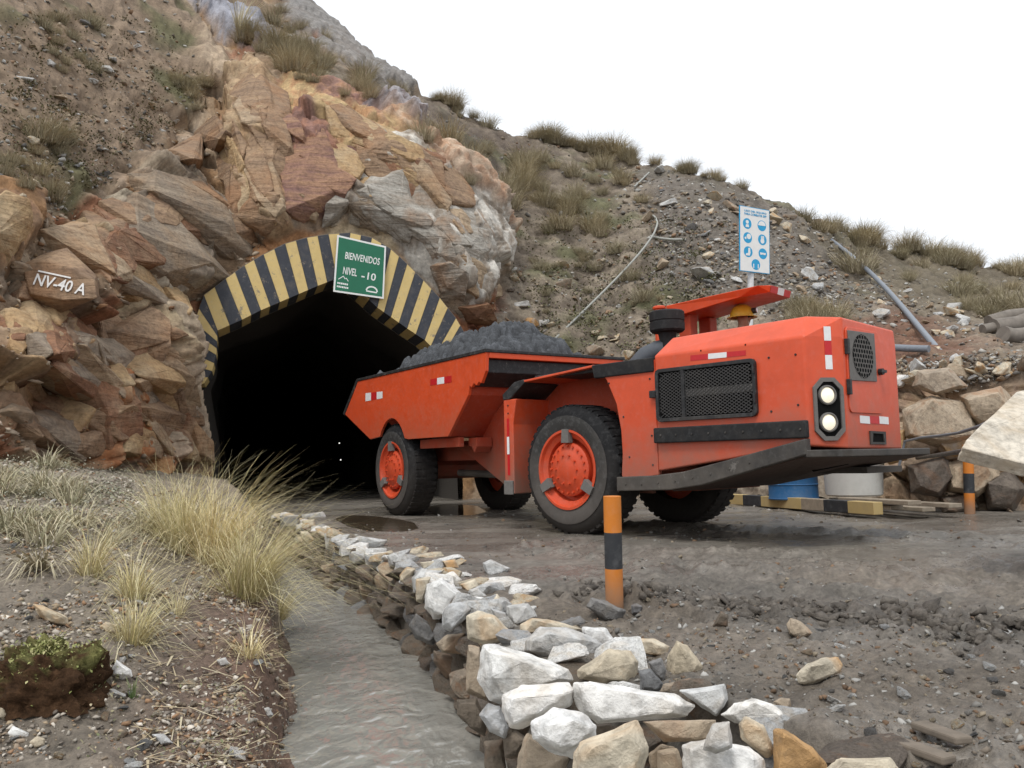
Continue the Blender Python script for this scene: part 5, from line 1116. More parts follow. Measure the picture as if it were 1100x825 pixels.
slab = link('stone_slab', hull(np.array(fsl + [q + fn_ * .10 for q in fsl]) - fc_, 'stone_slab', .004, .006, 4, 3), None, mat_stone('pale_slab_stone', [(.62, .56, .47), (.62, .56, .47), (.66, .60, .5)], 5, .75, (.45, .32, .18), .45)); slab.location = fc_
tag(slab, 'large pale flat slab jutting in from the right picture edge', 'slab')
for q, lb, d_ in (([(1125, 506), (1160, 500), (1225, 505), (1262, 560), (1255, 640), (1180, 650), (1108, 640), (1110, 560)], 'broad boulder carrying the pale slab beyond the right picture edge', 5.75), ([(1190, 480), (1260, 470), (1310, 520), (1330, 630), (1230, 640), (1190, 560)], 'second boulder leaning behind the pale slab beyond the right picture edge', 6.3),
        ([(1160, 570), (1200, 555), (1250, 590), (1245, 660), (1170, 665)], 'low boulder in front of the slab support beyond the right picture edge', 5.0)):
    tag(stone_from(q, ST_T, 0, 1., None, d_, 'boulder', None, 2), lb, 'boulder')

# ---- slabs and blocks that stand out of the rock face
def mat_rock(name, a, b, c_, st=.5):
    m, t, bs, N, L = _nodes(name); p = _wpos(N); mp = N.new('ShaderNodeMapping'); mp.inputs['Rotation'].default_value = (0, math.radians(38), 0); mp.inputs['Scale'].default_value = (.5, .6, 4.5); L.new(p, mp.inputs['Vector'])
    n1 = _noise(N, L, 1.6, 6, .65, mp.outputs[0], .4); n2 = _noise(N, L, 1.1, 5, .6, p); n3 = _noise(N, L, 14, 7, .7, p)
    c = _mix(N, L, _ramp(N, L, n1, [(.35, 0.), (.62, 1.)]), a, b); c = _mix(N, L, _ramp(N, L, n2, [(.48, 0.), (.66, st)]), c, c_)
    c = _mix(N, L, 1., c, _ramp(N, L, n3, [(.28, .55), (.5, 1.), (.74, 1.3)]), 'MULTIPLY'); L.new(c, bs.inputs['Base Color']); bs.inputs['Roughness'].default_value = .8; bs.inputs['Specular IOR Level'].default_value = .3
    q = _bump(N, L, bs, n1, .9, .09); q = _bump(N, L, bs, n3, .8, .03, q)
    return m
RK = {'tan': mat_rock('tan_bedded_rock', (.37, .25, .155), (.22, .145, .095), (.33, .165, .075)), 'grey': mat_rock('grey_bedded_rock', (.36, .29, .215), (.21, .165, .125), (.34, .21, .11)), 'ochre': mat_rock('ochre_rock', (.47, .33, .18), (.36, .23, .12), (.48, .40, .28)), 'rust': mat_rock('rust_rock', (.30, .155, .085), (.20, .105, .065), (.40, .27, .17), .85),
      'purple': mat_rock('purple_rock', (.22, .12, .10), (.36, .21, .125), (.15, .08, .08), .8), 'white': mat_rock('whitish_rock', (.44, .415, .37), (.29, .25, .205), (.30, .17, .09), .75), 'cream': mat_rock('cream_rock', (.46, .35, .235), (.30, .215, .14), (.36, .19, .085))}
def slab_from(sil, mat, proud=.3, inner=.78, cuts=2, name='rock_slab'):
    sil = np.array(sil, float); c = sil.mean(0); pts = []; w_ = np.ptp(sil[:, 0]) * hill_at(*c)[0][1] / FPX
    for k, p in enumerate(sil):
        q, n = hill_at(*p); pts += [q - n * .25, q + n * proud * r_.uniform(.15, .45)]
        u = c + (p - c) * inner * r_.uniform(.85, 1.1); q, n = hill_at(*u); pts.append(q + n * proud * r_.uniform(.8, 1.1))
    pts = np.array(pts); o_ = pts.mean(0); me = hull(pts - o_, name, .012, .022, int(r_.integers(999)), 2); ob = link(name, me, HILL, mat); ob.location = o_; return ob
h2 = lambda L: [(x / 2, y / 2) for x, y in L]
h4 = lambda L: [(x / 2.946, 240 + y / 2.946) for x, y in L]
SLABS = [(h2([(270, 375), (330, 365), (420, 395), (500, 455), (535, 510), (540, 550), (500, 560), (440, 520), (370, 450), (290, 410)]), 'grey', .16), (h2([(240, 420), (290, 415), (370, 460), (430, 520), (470, 580), (500, 600), (440, 625), (400, 650), (340, 600), (270, 500)]), 'grey', .12),
    (h2([(330, 340), (380, 320), (430, 300), (440, 340), (420, 370), (390, 365)]), 'tan', .3), (h2([(420, 280), (470, 260), (500, 290), (490, 330), (450, 330)]), 'tan', .25), (h2([(505, 420), (560, 400), (600, 420), (610, 490), (570, 515), (510, 470)]), 'tan', .12),
    (h2([(480, 170), (540, 160), (590, 200), (610, 280), (600, 380), (560, 390), (540, 300), (500, 230)]), 'tan', .05), (h2([(606, 250), (650, 225), (700, 250), (725, 330), (748, 400), (700, 452), (650, 482), (612, 450), (600, 350)]), 'purple', .03), (h2([(700, 440), (745, 400), (750, 440), (720, 480), (690, 490)]), 'white', .15),
    (h2([(760, 410), (800, 375), (870, 360), (890, 420), (870, 480), (810, 490), (750, 480)]), 'white', .08), (h2([(880, 430), (900, 390), (960, 370), (1010, 430), (1060, 500), (1075, 560), (1000, 570), (930, 560), (895, 500)]), 'white', .06), (h2([(700, 225), (760, 235), (850, 290), (900, 340), (860, 350), (780, 330), (710, 290)]), 'ochre', .04),
    (h2([(920, 570), (960, 565), (1000, 590), (995, 650), (950, 630)]), 'white', .25), (h2([(980, 660), (1040, 650), (1060, 700), (1000, 690)]), 'rust', .25), (h2([(-20, 450), (0, 440), (50, 460), (62, 500), (20, 560), (-20, 570)]), 'ochre', .35), (h2([(80, 500), (150, 480), (190, 480), (210, 530), (260, 620), (230, 640), (180, 580), (120, 530)]), 'cream', .16),
    (h2([(200, 720), (320, 660), (350, 680), (345, 740), (240, 760)]), 'tan', .22), (h4([(480, 430), (540, 420), (610, 490), (630, 580), (560, 610), (490, 560)]), 'cream', .14), (h4([(430, 580), (500, 560), (590, 610), (560, 680), (470, 690)]), 'tan', .16), (h4([(600, 620), (660, 690), (665, 770), (600, 740)]), 'cream', .18),
    (h4([(270, 470), (370, 470), (440, 560), (430, 690), (340, 720), (290, 620)]), 'rust', .16), (h4([(460, 260), (510, 290), (510, 400), (470, 500), (440, 420), (450, 320)]), 'tan', .22), (h4([(110, 340), (220, 350), (260, 410), (200, 460), (130, 440)]), 'rust', .2), (h4([(0, 280), (60, 290), (90, 350), (40, 440), (0, 430)]), 'ochre', .22), (h4([(190, 680), (280, 660), (310, 740), (240, 760), (190, 740)]), 'tan', .25)]
for q, mt, pr in SLABS: slab_from(q, RK[mt], pr)
# the rest of the face is broken into flat plates along its joints
n_ = 0; tr_ = 0; face = [(-20, 300), (60, 245), (125, 200), (180, 165), (232, 95), (262, 70), (300, 85), (360, 95), (440, 135), (505, 185), (548, 250), (545, 320), (520, 352), (498, 350), (470, 312), (420, 258), (345, 246), (285, 262), (240, 290), (205, 330), (205, 400), (218, 430), (226, 500), (-20, 490)]
while n_ < 150 and tr_ < 1500:
    tr_ += 1; px, py = r_.uniform(-15, 545), r_.uniform(70, 495)
    if polydist(face, np.array([px]), np.array([py]))[0] < 6: continue
    zone = 'rib' if 240 < px < 312 and py < 262 else 'dome' if px >= 312 else 'left'
    an = math.radians({'rib': 72, 'dome': 40, 'left': 36}[zone] + r_.uniform(-14, 14)); L_, W_2 = r_.uniform(16, 42), r_.uniform(8, 19)
    sil = [(px + L_ * a * math.cos(an) - W_2 * b * math.sin(an), py + L_ * a * math.sin(an) + W_2 * b * math.cos(an)) for a, b in ((-1, r_.uniform(-.5, .3)), (-.6, -.9), (r_.uniform(-.1, .4), -1), (.85, r_.uniform(-.8, -.3)), (1, r_.uniform(0, .5)), (.4, .9), (-.5, r_.uniform(.7, 1)))]
    if polydist(face, np.array([q[0] for q in sil]), np.array([q[1] for q in sil])).min() < -4: continue
    mt = {'rib': ['tan', 'ochre', 'tan', 'cream'], 'dome': ['white', 'white', 'grey', 'white', 'cream', 'tan'], 'left': ['tan', 'tan', 'grey', 'cream', 'rust', 'ochre', 'grey']}[zone]
    if zone == 'dome': mt = mt if py > 205 else ['ochre', 'tan', 'cream', 'tan', 'rust'] if px > 372 else ['purple', 'purple', 'rust', 'ochre']
    slab_from(sil, RK[mt[r_.integers(len(mt))]], r_.uniform(.02, .13), .93); n_ += 1
# ================================================================== GRASS AND GREENERY
M_grass = mat_vcol('dry_ichu_grass', .75, 0, .2, .3)
def tuft(n, h, r0, spread, seed, wid=.006, lean=(0, 0), droop=.5, segs=4, pal=None, name='blades'):
    g = np.random.default_rng(seed); th = g.uniform(0, 2 * math.pi, n); rb = r0 * np.sqrt(g.random(n)); hh = h * g.uniform(.45, 1.12, n)
    az_ = th + g.normal(0, .5, n); tilt = np.abs(g.normal(0, spread, n)) * (.35 + .65 * rb / r0); dr = droop * g.uniform(.2, 1.6, n)
    base = np.c_[rb * np.cos(th), rb * np.sin(th), -.03 * np.ones(n)]; dirh = np.c_[np.cos(az_), np.sin(az_)]
    pts = []
    for k in range(segs + 1):
        t = k / segs; a = tilt + dr * t * t * .9
        a = np.clip(a, 0, 2.2); rad = hh * t * np.sin(a * .8); z = hh * t * np.cos(np.minimum(a, 1.9) * .8)
        pts.append(base + np.c_[dirh * rad[:, None] + np.array(lean)[None] * (hh * t ** 1.5)[:, None], z])
    pts = np.stack(pts, 1)                                             # n, segs+1, 3
    sd_ = np.c_[-dirh[:, 1], dirh[:, 0], np.zeros(n)]; sd_ = sd_ + .6 * np.c_[g.normal(size=(n, 2)), np.zeros(n)]; sd_ /= np.linalg.norm(sd_, axis=1)[:, None]
    wd = wid * np.array([.9, 1, .85, .6, .12] if segs == 4 else np.linspace(1, .12, segs + 1))
    Lf = pts - sd_[:, None] * wd[None, :, None]; Rt = pts + sd_[:, None] * wd[None, :, None]
    V = np.stack([Lf, Rt], 2).reshape(-1, 3); b = (np.arange(n) * (segs + 1) * 2)[:, None, None]; k = (np.arange(segs) * 2)[None, :, None]
    Fq = (b + k + np.array([0, 1, 3, 2])[None, None]).reshape(-1, 4)
    pal = np.array(pal if pal is not None else [(.78, .66, .38), (.70, .59, .31), (.60, .54, .26), (.48, .38, .22), (.84, .75, .50)])
    c = pal[g.integers(len(pal), size=n)] * g.uniform(.75, 1.15, (n, 1)); tip = np.linspace(0, 1, segs + 1)[None, :, None]
    cc = c[:, None] * (1 - .35 * tip) + (np.array([.75, .66, .45])[None, None]) * .35 * tip
    C = np.repeat(cc[:, :, None], 2, 2).reshape(-1, 3)
    me = npmesh(name, V, Fq, C); me.materials.append(M_grass); return me
def plant(name, label, cat, p, meshes, scale=1., rot=0., group=None, tilt=(0, 0)):
    o = bpy.data.objects.new(name, meshes); COL.objects.link(o); o.location = p; o.scale = (scale,) * 3 if np.isscalar(scale) else scale; o.rotation_euler = (tilt[0], tilt[1], rot)
    return tag(o, label, cat, group)
FG = [(198, 592, .60, 620, .13, (.12, 0), 'biggest golden grass tuft on the bank, at the back left of its cluster'), (232, 605, .62, 620, .13, (.26, .0), 'tall grass tuft fanning right towards the tunnel, in the middle of the cluster'),
      (264, 640, .56, 680, .13, (.42, -.1), 'pale grass tuft overhanging the water in the ditch'), (176, 575, .50, 300, .10, (.05, 0), 'grass tuft standing behind the golden cluster on the bank'), (98, 618, .36, 190, .06, (.15, 0), 'narrow yellow-green grass tuft left of the golden cluster'),
      (143, 642, .30, 230, .07, (.18, 0), 'low bushy grass tuft in front of the golden cluster'), (142, 690, .27, 240, .07, (.2, -.05), 'lowest grass tuft on the bank, beside the pale tan stone'), (190, 660, .24, 60, .03, (.0, 0), 'thin wispy grass tuft between the low tufts and the water'),
      (268, 705, .20, 90, .05, (.1, 0), 'small greyish grass tuft on the bank edge above the water'), (300, 662, .34, 220, .07, (.35, -.2), 'grass tuft hanging down the bank edge below the golden cluster')]
for k, (px, py, h, n, r0, ln, lb) in enumerate(FG):
    g = ground_at(px, py); plant('grass_tuft', lb, 'grass', (g[0], g[1], g[2]), tuft(int(n * 1.35), h * 1.28, r0 * .75, .95, 300 + k, .0021, ln, 1.0, 5), 1., 0, 'ichu grass tufts on the bank')
scr = [tuft(150, .24, .09, .9, 340 + k, .0030, (.1, -.1), 1.0, 4, [(.40, .37, .26), (.33, .31, .21), (.46, .40, .29), (.27, .26, .16)]) for k in range(4)]
for k in range(26):
    px, py = r_.uniform(-30, 150), r_.uniform(478, 585); g = ground_at(px, py)
    plant('dry_scrub', f'{"low grey-green" if k % 2 else "small straw-coloured"} scrub tuft {"under the left rocks" if py < 520 else "on the bank below the left rocks"} {"at the picture edge" if px < 40 else "in mid bank" if px < 95 else "near the golden grass"}', 'scrub', tuple(g), scr[k % 4], r_.uniform(.7, 1.5), r_.uniform(0, 6), 'scrub on the upper bank')
dead = [(.40, .34, .24), (.34, .28, .2), (.45, .40, .31)]
g = ground_at(40, 612); plant('grass_tuft', 'limp grey-white dead grass tuft drooping down the bank at left', 'grass', tuple(g), tuft(110, .26, .04, .5, 330, .004, (.1, -.9), 1.6, pal=dead), 1, 0, 'ichu grass tufts on the bank')
g = ground_at(338, 815); plant('grass_tuft', 'dead straw bundle at the water edge by the bottom of the picture', 'grass', tuple(g + np.array([0, 0, .02])), tuft(90, .20, .03, .4, 331, .003, (-.6, .3), 1.5, pal=dead), 1, 0)
# hillside tufts: six shared clumps
olive = [(.36, .31, .21), (.42, .36, .26), (.28, .245, .165), (.48, .41, .30), (.22, .185, .13), (.33, .29, .19)]
HT = [tuft(460, .72, .30, .62, 350 + k, .0070, (.12 * (k % 3 - 1), 0), .8, 3, olive) for k in range(6)]
def tufts(n, region, smin, smax, where, group, ridge=None):
    k = 0; t = 0
    if ridge is None: xs = [p[0] for p in region]; ys = [p[1] for p in region]
    else: cl_ = r_.uniform(ridge[0], ridge[1], max(9, n // 4))
    while k < n and t < n * 10:
        t += 1
        if ridge is not None:
            u = float(np.clip(cl_[r_.integers(len(cl_))] + r_.normal(0, (ridge[1] - ridge[0]) * .035), ridge[0], ridge[1])); j = int(np.argmin(np.abs(hx - u))); row = NT - 1 - int(r_.integers(0, ridge[2])); p = P2[row * NX + j]; px, py = u, hsy[row * NX + j]; frac = (u - ridge[0]) / (ridge[1] - ridge[0]); v = ''
        else:
            px, py = r_.uniform(min(xs), max(xs)), r_.uniform(min(ys), max(ys))
            if polydist(region, np.array([px]), np.array([py]))[0] < 0: continue
            p, nn = hill_at(px, py); frac = (px - min(xs)) / (max(xs) - min(xs)); fy = (py - min(ys)) / (max(ys) - min(ys)); v = ('upper ', 'middle ', 'lower ')[min(2, int(fy * 3))]
        s_ = smin * .8 + (smax * 1.1 - smin * .8) * r_.random() ** 1.5; sz = 'small' if s_ < smin + (smax - smin) * .4 else 'large' if s_ > smin + (smax - smin) * .75 else 'middling'
        h_ = ('left part', 'centre', 'right part')[min(2, int(frac * 3))]
        plant('grass_tuft', f'{sz} dry grass tuft on the {v}{h_} of {where}', 'grass', tuple(p), HT[r_.integers(6)], (s_ * r_.uniform(.8, 1.15), s_ * r_.uniform(.8, 1.15), s_), r_.uniform(0, 6), group); k += 1
tufts(50, [(440, 150), (560, 165), (650, 172), (700, 230), (640, 260), (560, 240), (500, 205)], .55, 1.15, 'the slope above the dome', 'tufts above the rock dome')
tufts(22, [(540, 240), (640, 250), (760, 330), (680, 370), (560, 340)], .3, .65, 'the earth slope behind the truck', 'tufts on the earth slope')
tufts(44, None, .55, 1.1, 'the skyline above the rock dome', 'skyline tufts', (430, 680, 3))
tufts(9, None, .4, .8, 'the scree mound crest', 'scree crest tufts', (690, 800, 2))
tufts(62, None, .65, 1.35, 'the right skyline', 'right skyline tufts', (862, 1130, 9))
tufts(20, [(880, 262), (1000, 290), (1110, 315), (1110, 350), (1000, 330), (930, 305)], .6, 1.3, 'the slope below the right skyline', 'tufts under the right skyline')
tufts(14, [(850, 330), (905, 345), (905, 372), (850, 350)], .5, .9, 'the patch behind the cab canopy', 'tufts behind the canopy')
tufts(24, [(225, 25), (300, 45), (380, 85), (440, 118), (420, 125), (340, 95), (260, 60)], .5, .95, 'the ledge above the purple rock', 'tufts on the ledge')
tufts(16, [(275, 0), (330, 20), (440, 105), (420, 112), (330, 62), (270, 20)], .5, .9, 'the gully under the ridge', 'tufts in the gully')
tufts(16, [(0, 120), (70, 110), (90, 180), (60, 220), (0, 215)], .4, .75, 'the left edge slope', 'tufts at the left edge')
tufts(12, [(40, 10), (110, 30), (130, 80), (60, 80)], .35, .6, 'the upper left slope', 'tufts high on the left')
tufts(8, [(180, 75), (225, 90), (215, 120), (190, 110)], .35, .6, 'the cleft by the tan rib', 'tufts in the cleft')
g, nn = hill_at(258, 28); plant('grass_tuft', 'pale spiky plume grass standing on the bluish slab', 'grass', tuple(g), tuft(60, 1.1, .12, .5, 371, .016, (.2, 0), .2, 3, [(.62, .55, .40), (.52, .45, .30)]))
# ---- low grey-green herbs, litter and gravel that nobody could count
def scatter_mesh(name, label, cat, pos, nrm, sizes, mat, cols, templates, flatz=.7, seed=1):
    g = np.random.default_rng(seed); n = len(pos); Vs, Fs, Cs = [], [], []; b = 0
    ti = g.integers(len(templates), size=n)
    for t, (tv_, tf_) in enumerate(templates):
        m = np.where(ti == t)[0]
        if not len(m): continue
        a = g.uniform(0, 6.28, len(m)); ca_, sa_ = np.cos(a), np.sin(a); sc3 = sizes[m][:, None] * np.c_[g.uniform(.8, 1.5, len(m)), g.uniform(.7, 1.1, len(m)), g.uniform(.5, .9, len(m)) * flatz / .7]
        v = tv_[None] * sc3[:, None]; x = v[..., 0] * ca_[:, None] - v[..., 1] * sa_[:, None]; y = v[..., 0] * sa_[:, None] + v[..., 1] * ca_[:, None]
        tl_ = g.uniform(-.5, .5, (len(m), 1)); z = v[..., 2] + tl_ * x
        V = np.stack([x, y, z], -1) + pos[m][:, None]; Vs.append(V.reshape(-1, 3)); Fs.append((tf_[None] + (b + np.arange(len(m)) * len(tv_))[:, None, None]).reshape(-1, 3))
        Cs.append(np.repeat(cols[m], len(tv_), 0)); b += len(m) * len(tv_)
    me = npmesh(name, np.vstack(Vs), np.vstack(Fs), np.vstack(Cs)); o = link(name, me, None, mat); return tag(o, label, cat, kind='stuff')
def tri_template(seed):
    g = np.random.default_rng(seed); me = hull(rock_pts(9, (1, 1, 1), g), 'tmp'); bm = bmesh.new(); bm.from_mesh(me); bmesh.ops.triangulate(bm, faces=bm.faces[:])
    v = np.array([q.co[:] for q in bm.verts]); f = np.array([[q.index for q in fc.verts] for fc in bm.faces]); bm.free(); bpy.data.meshes.remove(me); return v, f
TP = [tri_template(k) for k in range(8)]
M_grav = mat_vcol('gravel_stone', .8, 0, .25, 0.)
PALG = np.array([(.36, .34, .31), (.46, .44, .40), (.29, .24, .19), (.40, .33, .24), (.22, .20, .18), (.60, .58, .54), (.34, .22, .14)])
g_ = np.random.default_rng(77)
# gravel on the bank
cand = np.where((GV[:, 0] < bank_x(GV[:, 1]) - .05) & (GV[:, 1] > 1.8) & (GV[:, 1] < 10) & (gsx > -420) & (gsx < 380))[0]
dens = np.clip(.55 + fbm(GV[cand] * 1.7, 3, 140), .08, 1); cand = g_.choice(cand, 38000, p=dens / dens.sum())
pp = GV[cand] + g_.normal(0, .012, (len(cand), 3)) * np.array([1, 1, 0]); sz = (.005 + .026 * g_.random(len(cand)) ** 3.5) * (.65 + .11 * pp[:, 1])
scatter_mesh('gravel', 'loose mixed gravel covering the left bank', 'gravel', pp + np.c_[np.zeros((len(pp), 2)), sz * .2], None, sz, M_grav, (PALG * np.array([1.05, .98, .9]))[g_.integers(7, size=len(pp))] * g_.uniform(.5, 1.15, (len(pp), 1)), TP, seed=5)
# grit on mud and road
cand = np.where((GV[:, 0] > wall_x(GV[:, 1]) + .15) & (GV[:, 1] > 1.8) & (GV[:, 1] < 14) & (gsx < 1180))[0]
dens = np.clip(.1 + .6 * fbm(GV[cand] * .9, 3, 141) + sstep(5.5, 3, GV[cand][:, 1]) * 1.1, .02, 1.2); cand = g_.choice(cand, 7000, p=dens / dens.sum())
pp = GV[cand] + g_.normal(0, .012, (len(cand), 3)) * np.array([1, 1, 0]); sz = (.005 + .026 * g_.random(len(cand)) ** 4) * (.6 + .13 * pp[:, 1])
scatter_mesh('grit', 'small muddy grit over the road and verge', 'gravel', pp, None, sz, M_grav, (PALG * .62)[g_.integers(7, size=len(pp))] * g_.uniform(.5, 1.15, (len(pp), 1)), TP, seed=6)
# scree on the hill
inframe = (hsx > -40) & (hsx < 1140) & (hsy > -40) & (hsy < 520) & vis_ok & (wr < .35)
cand = np.where(inframe)[0]; mound = sstep(-20, 25, polydist([(640, 172), (760, 190), (880, 245), (1000, 330), (905, 345), (870, 345), (720, 310), (690, 230)], hsx[cand], hsy[cand])); bench = sstep(-6, 6, polydist([(940, 388), (1140, 382), (1140, 420), (940, 420)], hsx[cand], hsy[cand]))
left_ = sstep(330, 150, hsx[cand]); dens = np.clip(.18 + .35 * fbm(P2[cand] * .6, 3, 142), .03, 1) + 1.1 * mound + 1.5 * bench + .55 * left_; cand = g_.choice(cand, 17000, p=dens / dens.sum())
pp = P2[cand] + g_.normal(0, .03, (len(cand), 3)); sz = (.022 + .13 * g_.random(len(cand)) ** 3.2) * (.35 + .036 * pp[:, 1])
scatter_mesh('scree', 'loose scree of grey and tan stones over the hillside', 'scree', pp, None, sz, M_grav, PALG[g_.integers(7, size=len(pp))] * g_.uniform(.45, 1.0, (len(pp), 1)), TP, seed=8)
# chips lodged on the rock ledges
cand = np.where((wr > .6) & vis_ok & (hsx > -20) & (hsx < 560) & (HN[:, 2] > .1) & (hsy < 500) & (smooth < .35))[0]; cand = g_.choice(cand, 1500)
pp = P2[cand]; sz = .03 + .13 * g_.random(len(cand)) ** 3
scatter_mesh('rock_rubble', 'broken chips lodged on the rock face ledges', 'rubble', pp, None, sz, M_grav, (PALG * np.array([1, .85, .7]))[g_.integers(7, size=len(pp))] * g_.uniform(.5, 1.0, (len(pp), 1)), TP, seed=9)
# clods thrown up along the churned ridge
dR = linedist(RIDGE1, GV[:, 0], GV[:, 1]); cand = np.where((dR < .42) & (gsx < 1180) & (GV[:, 0] > wall_x(GV[:, 1]) + .6))[0]; dens = np.exp(-(dR[cand] / .22) ** 2) * np.clip(.35 + fbm(GV[cand] * 3, 3, 145), .02, 1); cand = g_.choice(cand, 1700, p=dens / dens.sum())
pp = GV[cand] + g_.normal(0, .02, (len(cand), 3)) * np.array([1, 1, .4]); sz = .015 + .10 * g_.random(len(cand)) ** 2.2
scatter_mesh('mud_clods', 'dark mud clods thrown up in a ridge beside the road', 'mud', pp - np.c_[np.zeros((len(pp), 2)), sz * .12], None, sz, mat_terrain('clod_mud', .75, .012, 45, .35), np.array([(.14, .12, .10), (.12, .103, .086), (.17, .148, .124)])[g_.integers(3, size=len(pp))] * g_.uniform(.8, 1.15, (len(pp), 1)), TP, seed=13)
# leaf templates: a folded pair of small leaves
lf_v = np.array([(0, 0, 0), (.25, .5, .35), (0, 1, .5), (-.25, .5, .35)]); lf_f = np.array([(0, 1, 2), (0, 2, 3)])
M_leaf = mat_vcol('herb_leaf', .7, 0, .3, 0.)
def herbs(name, label, px0, px1, py0, py1, n, pal, smin, smax, seed, hill=False, poly=None):
    g = np.random.default_rng(seed); pos = []; 
    src, sx_, sy_ = (P2, hsx, hsy) if hill else (GV, gsx, gsy)
    c = np.where((sx_ > px0) & (sx_ < px1) & (sy_ > py0) & (sy_ < py1) & ((src[:, 0] < bank_x(src[:, 1])) if not hill else (vis_ok & (wr < .25))))[0]
    if poly is not None: c = c[polydist(poly, sx_[c], sy_[c]) > 0]
    dens = np.clip(fbm(src[c] * 2.2, 2, seed) + .1, .01, 1); c = g.choice(c, n // 9, p=dens / dens.sum())
    p = np.repeat(src[c], 9, 0) + g.normal(0, 1, (len(c) * 9, 3)) * np.array([.05, .05, .02]) * (src[c[0], 1] / 7); p[:, 2] += np.abs(g.normal(0, .03, len(p)))
    return scatter_mesh(name, label, 'plants', p, None, g.uniform(smin, smax, len(p)), M_leaf, np.array(pal)[g.integers(len(pal), size=len(p))] * g.uniform(.7, 1.2, (len(p), 1)), [(lf_v, lf_f), (lf_v * np.array([1.4, 1, .6]), lf_f)], 1.4, seed)
herbs('ground_herbs', 'low grey-green herbs on the bank under the left rocks', -60, 175, 462, 570, 9000, [(.27, .27, .20), (.33, .32, .25), (.22, .225, .14), (.36, .32, .23)], .014, .034, 161)
herbs('bank_herbs', 'sparse tiny green herbs between the bank gravel', -40, 330, 585, 825, 1500, [(.17, .18, .09), (.28, .25, .15), (.38, .32, .21)], .008, .018, 162)
herbs('hillside_moss', 'olive moss and herbs on the slope behind the truck', 550, 780, 230, 380, 9000, [(.14, .15, .06), (.20, .19, .09), (.11, .115, .05)], .03, .075, 163, True)
herbs('ledge_moss', 'olive moss and herbs on the left slope ledges', 0, 300, 20, 240, 6000, [(.13, .13, .06), (.18, .165, .085), (.10, .10, .05)], .025, .06, 164, True)
# dry straw litter on the bank
sv = np.array([(-.02, 0, 0), (.02, 0, 0), (.01, 1, .04), (-.01, 1, .04)]); sf_ = np.array([(0, 1, 2), (0, 2, 3)])
c = np.where((gsx > 150) & (gsx < 320) & (gsy > 680) & (gsy < 830) & (GV[:, 0] < bank_x(GV[:, 1]) - .1))[0]; c = g_.choice(c, 260); pp = GV[c] + np.array([0, 0, .012])
scatter_mesh('straw_litter', 'dry straw stalks littering the lower bank', 'straw', pp, None, g_.uniform(.05, .2, len(pp)), M_leaf, np.array([(.45, .37, .24), (.36, .29, .18), (.52, .45, .31)])[g_.integers(3, size=len(pp))], [(sv, sf_)], .5, 11)
# mossy clump on the bank: brown peat mound with green cushions
mc = ground_at(52, 745); nn_ = 60; uu, vv = np.meshgrid(np.linspace(0, 2 * math.pi, nn_), np.linspace(0, 1, 26)); ms = np.stack([np.cos(uu) * np.sin(vv * 1.7), np.sin(uu) * np.sin(vv * 1.7) * .8, np.cos(vv * 1.7)], -1).reshape(-1, 3)
rr2 = 1 + .38 * fbm(ms * 2.2, 4, 170) + .20 * fbm(ms * 7, 3, 171); mp_ = ms * rr2[:, None] * np.array([.21, .20, .19])
grn = sstep(.0, .4, 1.3 * ms[:, 2] + .9 * fbm(ms * 3.5 + 4, 3, 172) - .75 + .25 * -ms[:, 0])
mcol = lerp(np.broadcast_to(T_(.095, .052, .028), mp_.shape), T_(.22, .21, .08)[None], grn) * (1 + .5 * fbm(ms * 9, 2, 173))[:, None]
mi = np.arange(nn_ * 26).reshape(26, nn_); mf = np.c_[mi[:-1, :-1].ravel(), mi[1:, :-1].ravel(), mi[1:, 1:].ravel(), mi[:-1, 1:].ravel()]
clump = thing('moss_clump', 'rounded brown peat clump topped with green moss on the near bank', 'moss', (mc[0], mc[1], mc[2] - .01))
link('peat', npmesh('peat', mp_, mf, np.clip(mcol, .01, 1), True), clump, mat_terrain('peat_moss', .9, .02, 60, .1))
kk = np.r_[g_.choice(np.where(grn > .02)[0], 1500), g_.choice(len(mp_), 300)]; pos_ = mp_[kk] * 1.0 + g_.normal(0, .009, (1800, 3))
o = scatter_mesh('moss_leaves', None, None, pos_, None, g_.uniform(.006, .017, 1800), M_leaf, np.array([(.30, .30, .11), (.22, .24, .08), (.38, .35, .17)])[g_.integers(3, size=1800)], [(lf_v, lf_f)], 1.2, 12); o.parent = clump
# one fresh green sprig
g = ground_at(140, 750); sp = thing('green_sprig', 'small bright green sprig on the gravel right of the mossy clump', 'plant', tuple(g))
link('leaves', tuft(26, .10, .012, .35, 381, .006, (0, 0), .3, 3, [(.06, .16, .03), (.09, .2, .04)], 'leaves'), sp)

# ================================================================== SMALL THINGS
M_po = mat_paint('orange_post_paint', (.62, .20, .025), .55, (.2, .15, .11), .8, .0, .35, .35, dust=.2, chip=((.3, .22, .15), 25, .66))
M_pk = mat_paint('black_post_paint', (.03, .032, .036), .6, (.2, .17, .14), .4, dust=.3)
def post(label, base, top, r, cuts):
    t = thing('striped_post', label, 'post', tuple(base), 0, 'striped marker posts'); ax = np.array(top) - np.array(base)
    for k, (a, b) in enumerate(zip(cuts[:-1], cuts[1:])):
        m = MB(); m.tube([tuple(ax * a), tuple(ax * b)], r, 20); m.build('orange_band' if k % 2 == 0 else 'black_band', M_po if k % 2 == 0 else M_pk, t, smooth=True)
g = ground_at(661, 654); post('near orange and black post leaning at the wall head before the front wheel', g - np.array([0, 0, .08]), atY(657.5, 533, g[1] - .02), .046, [0, .44, .72, 1.])
g = ground_at(1040, 552); post('far orange and black post standing before the right rock wall', g - np.array([0, 0, .08]), atY(1039.5, 478, g[1]), .062, [0, .36, .62, 1.])
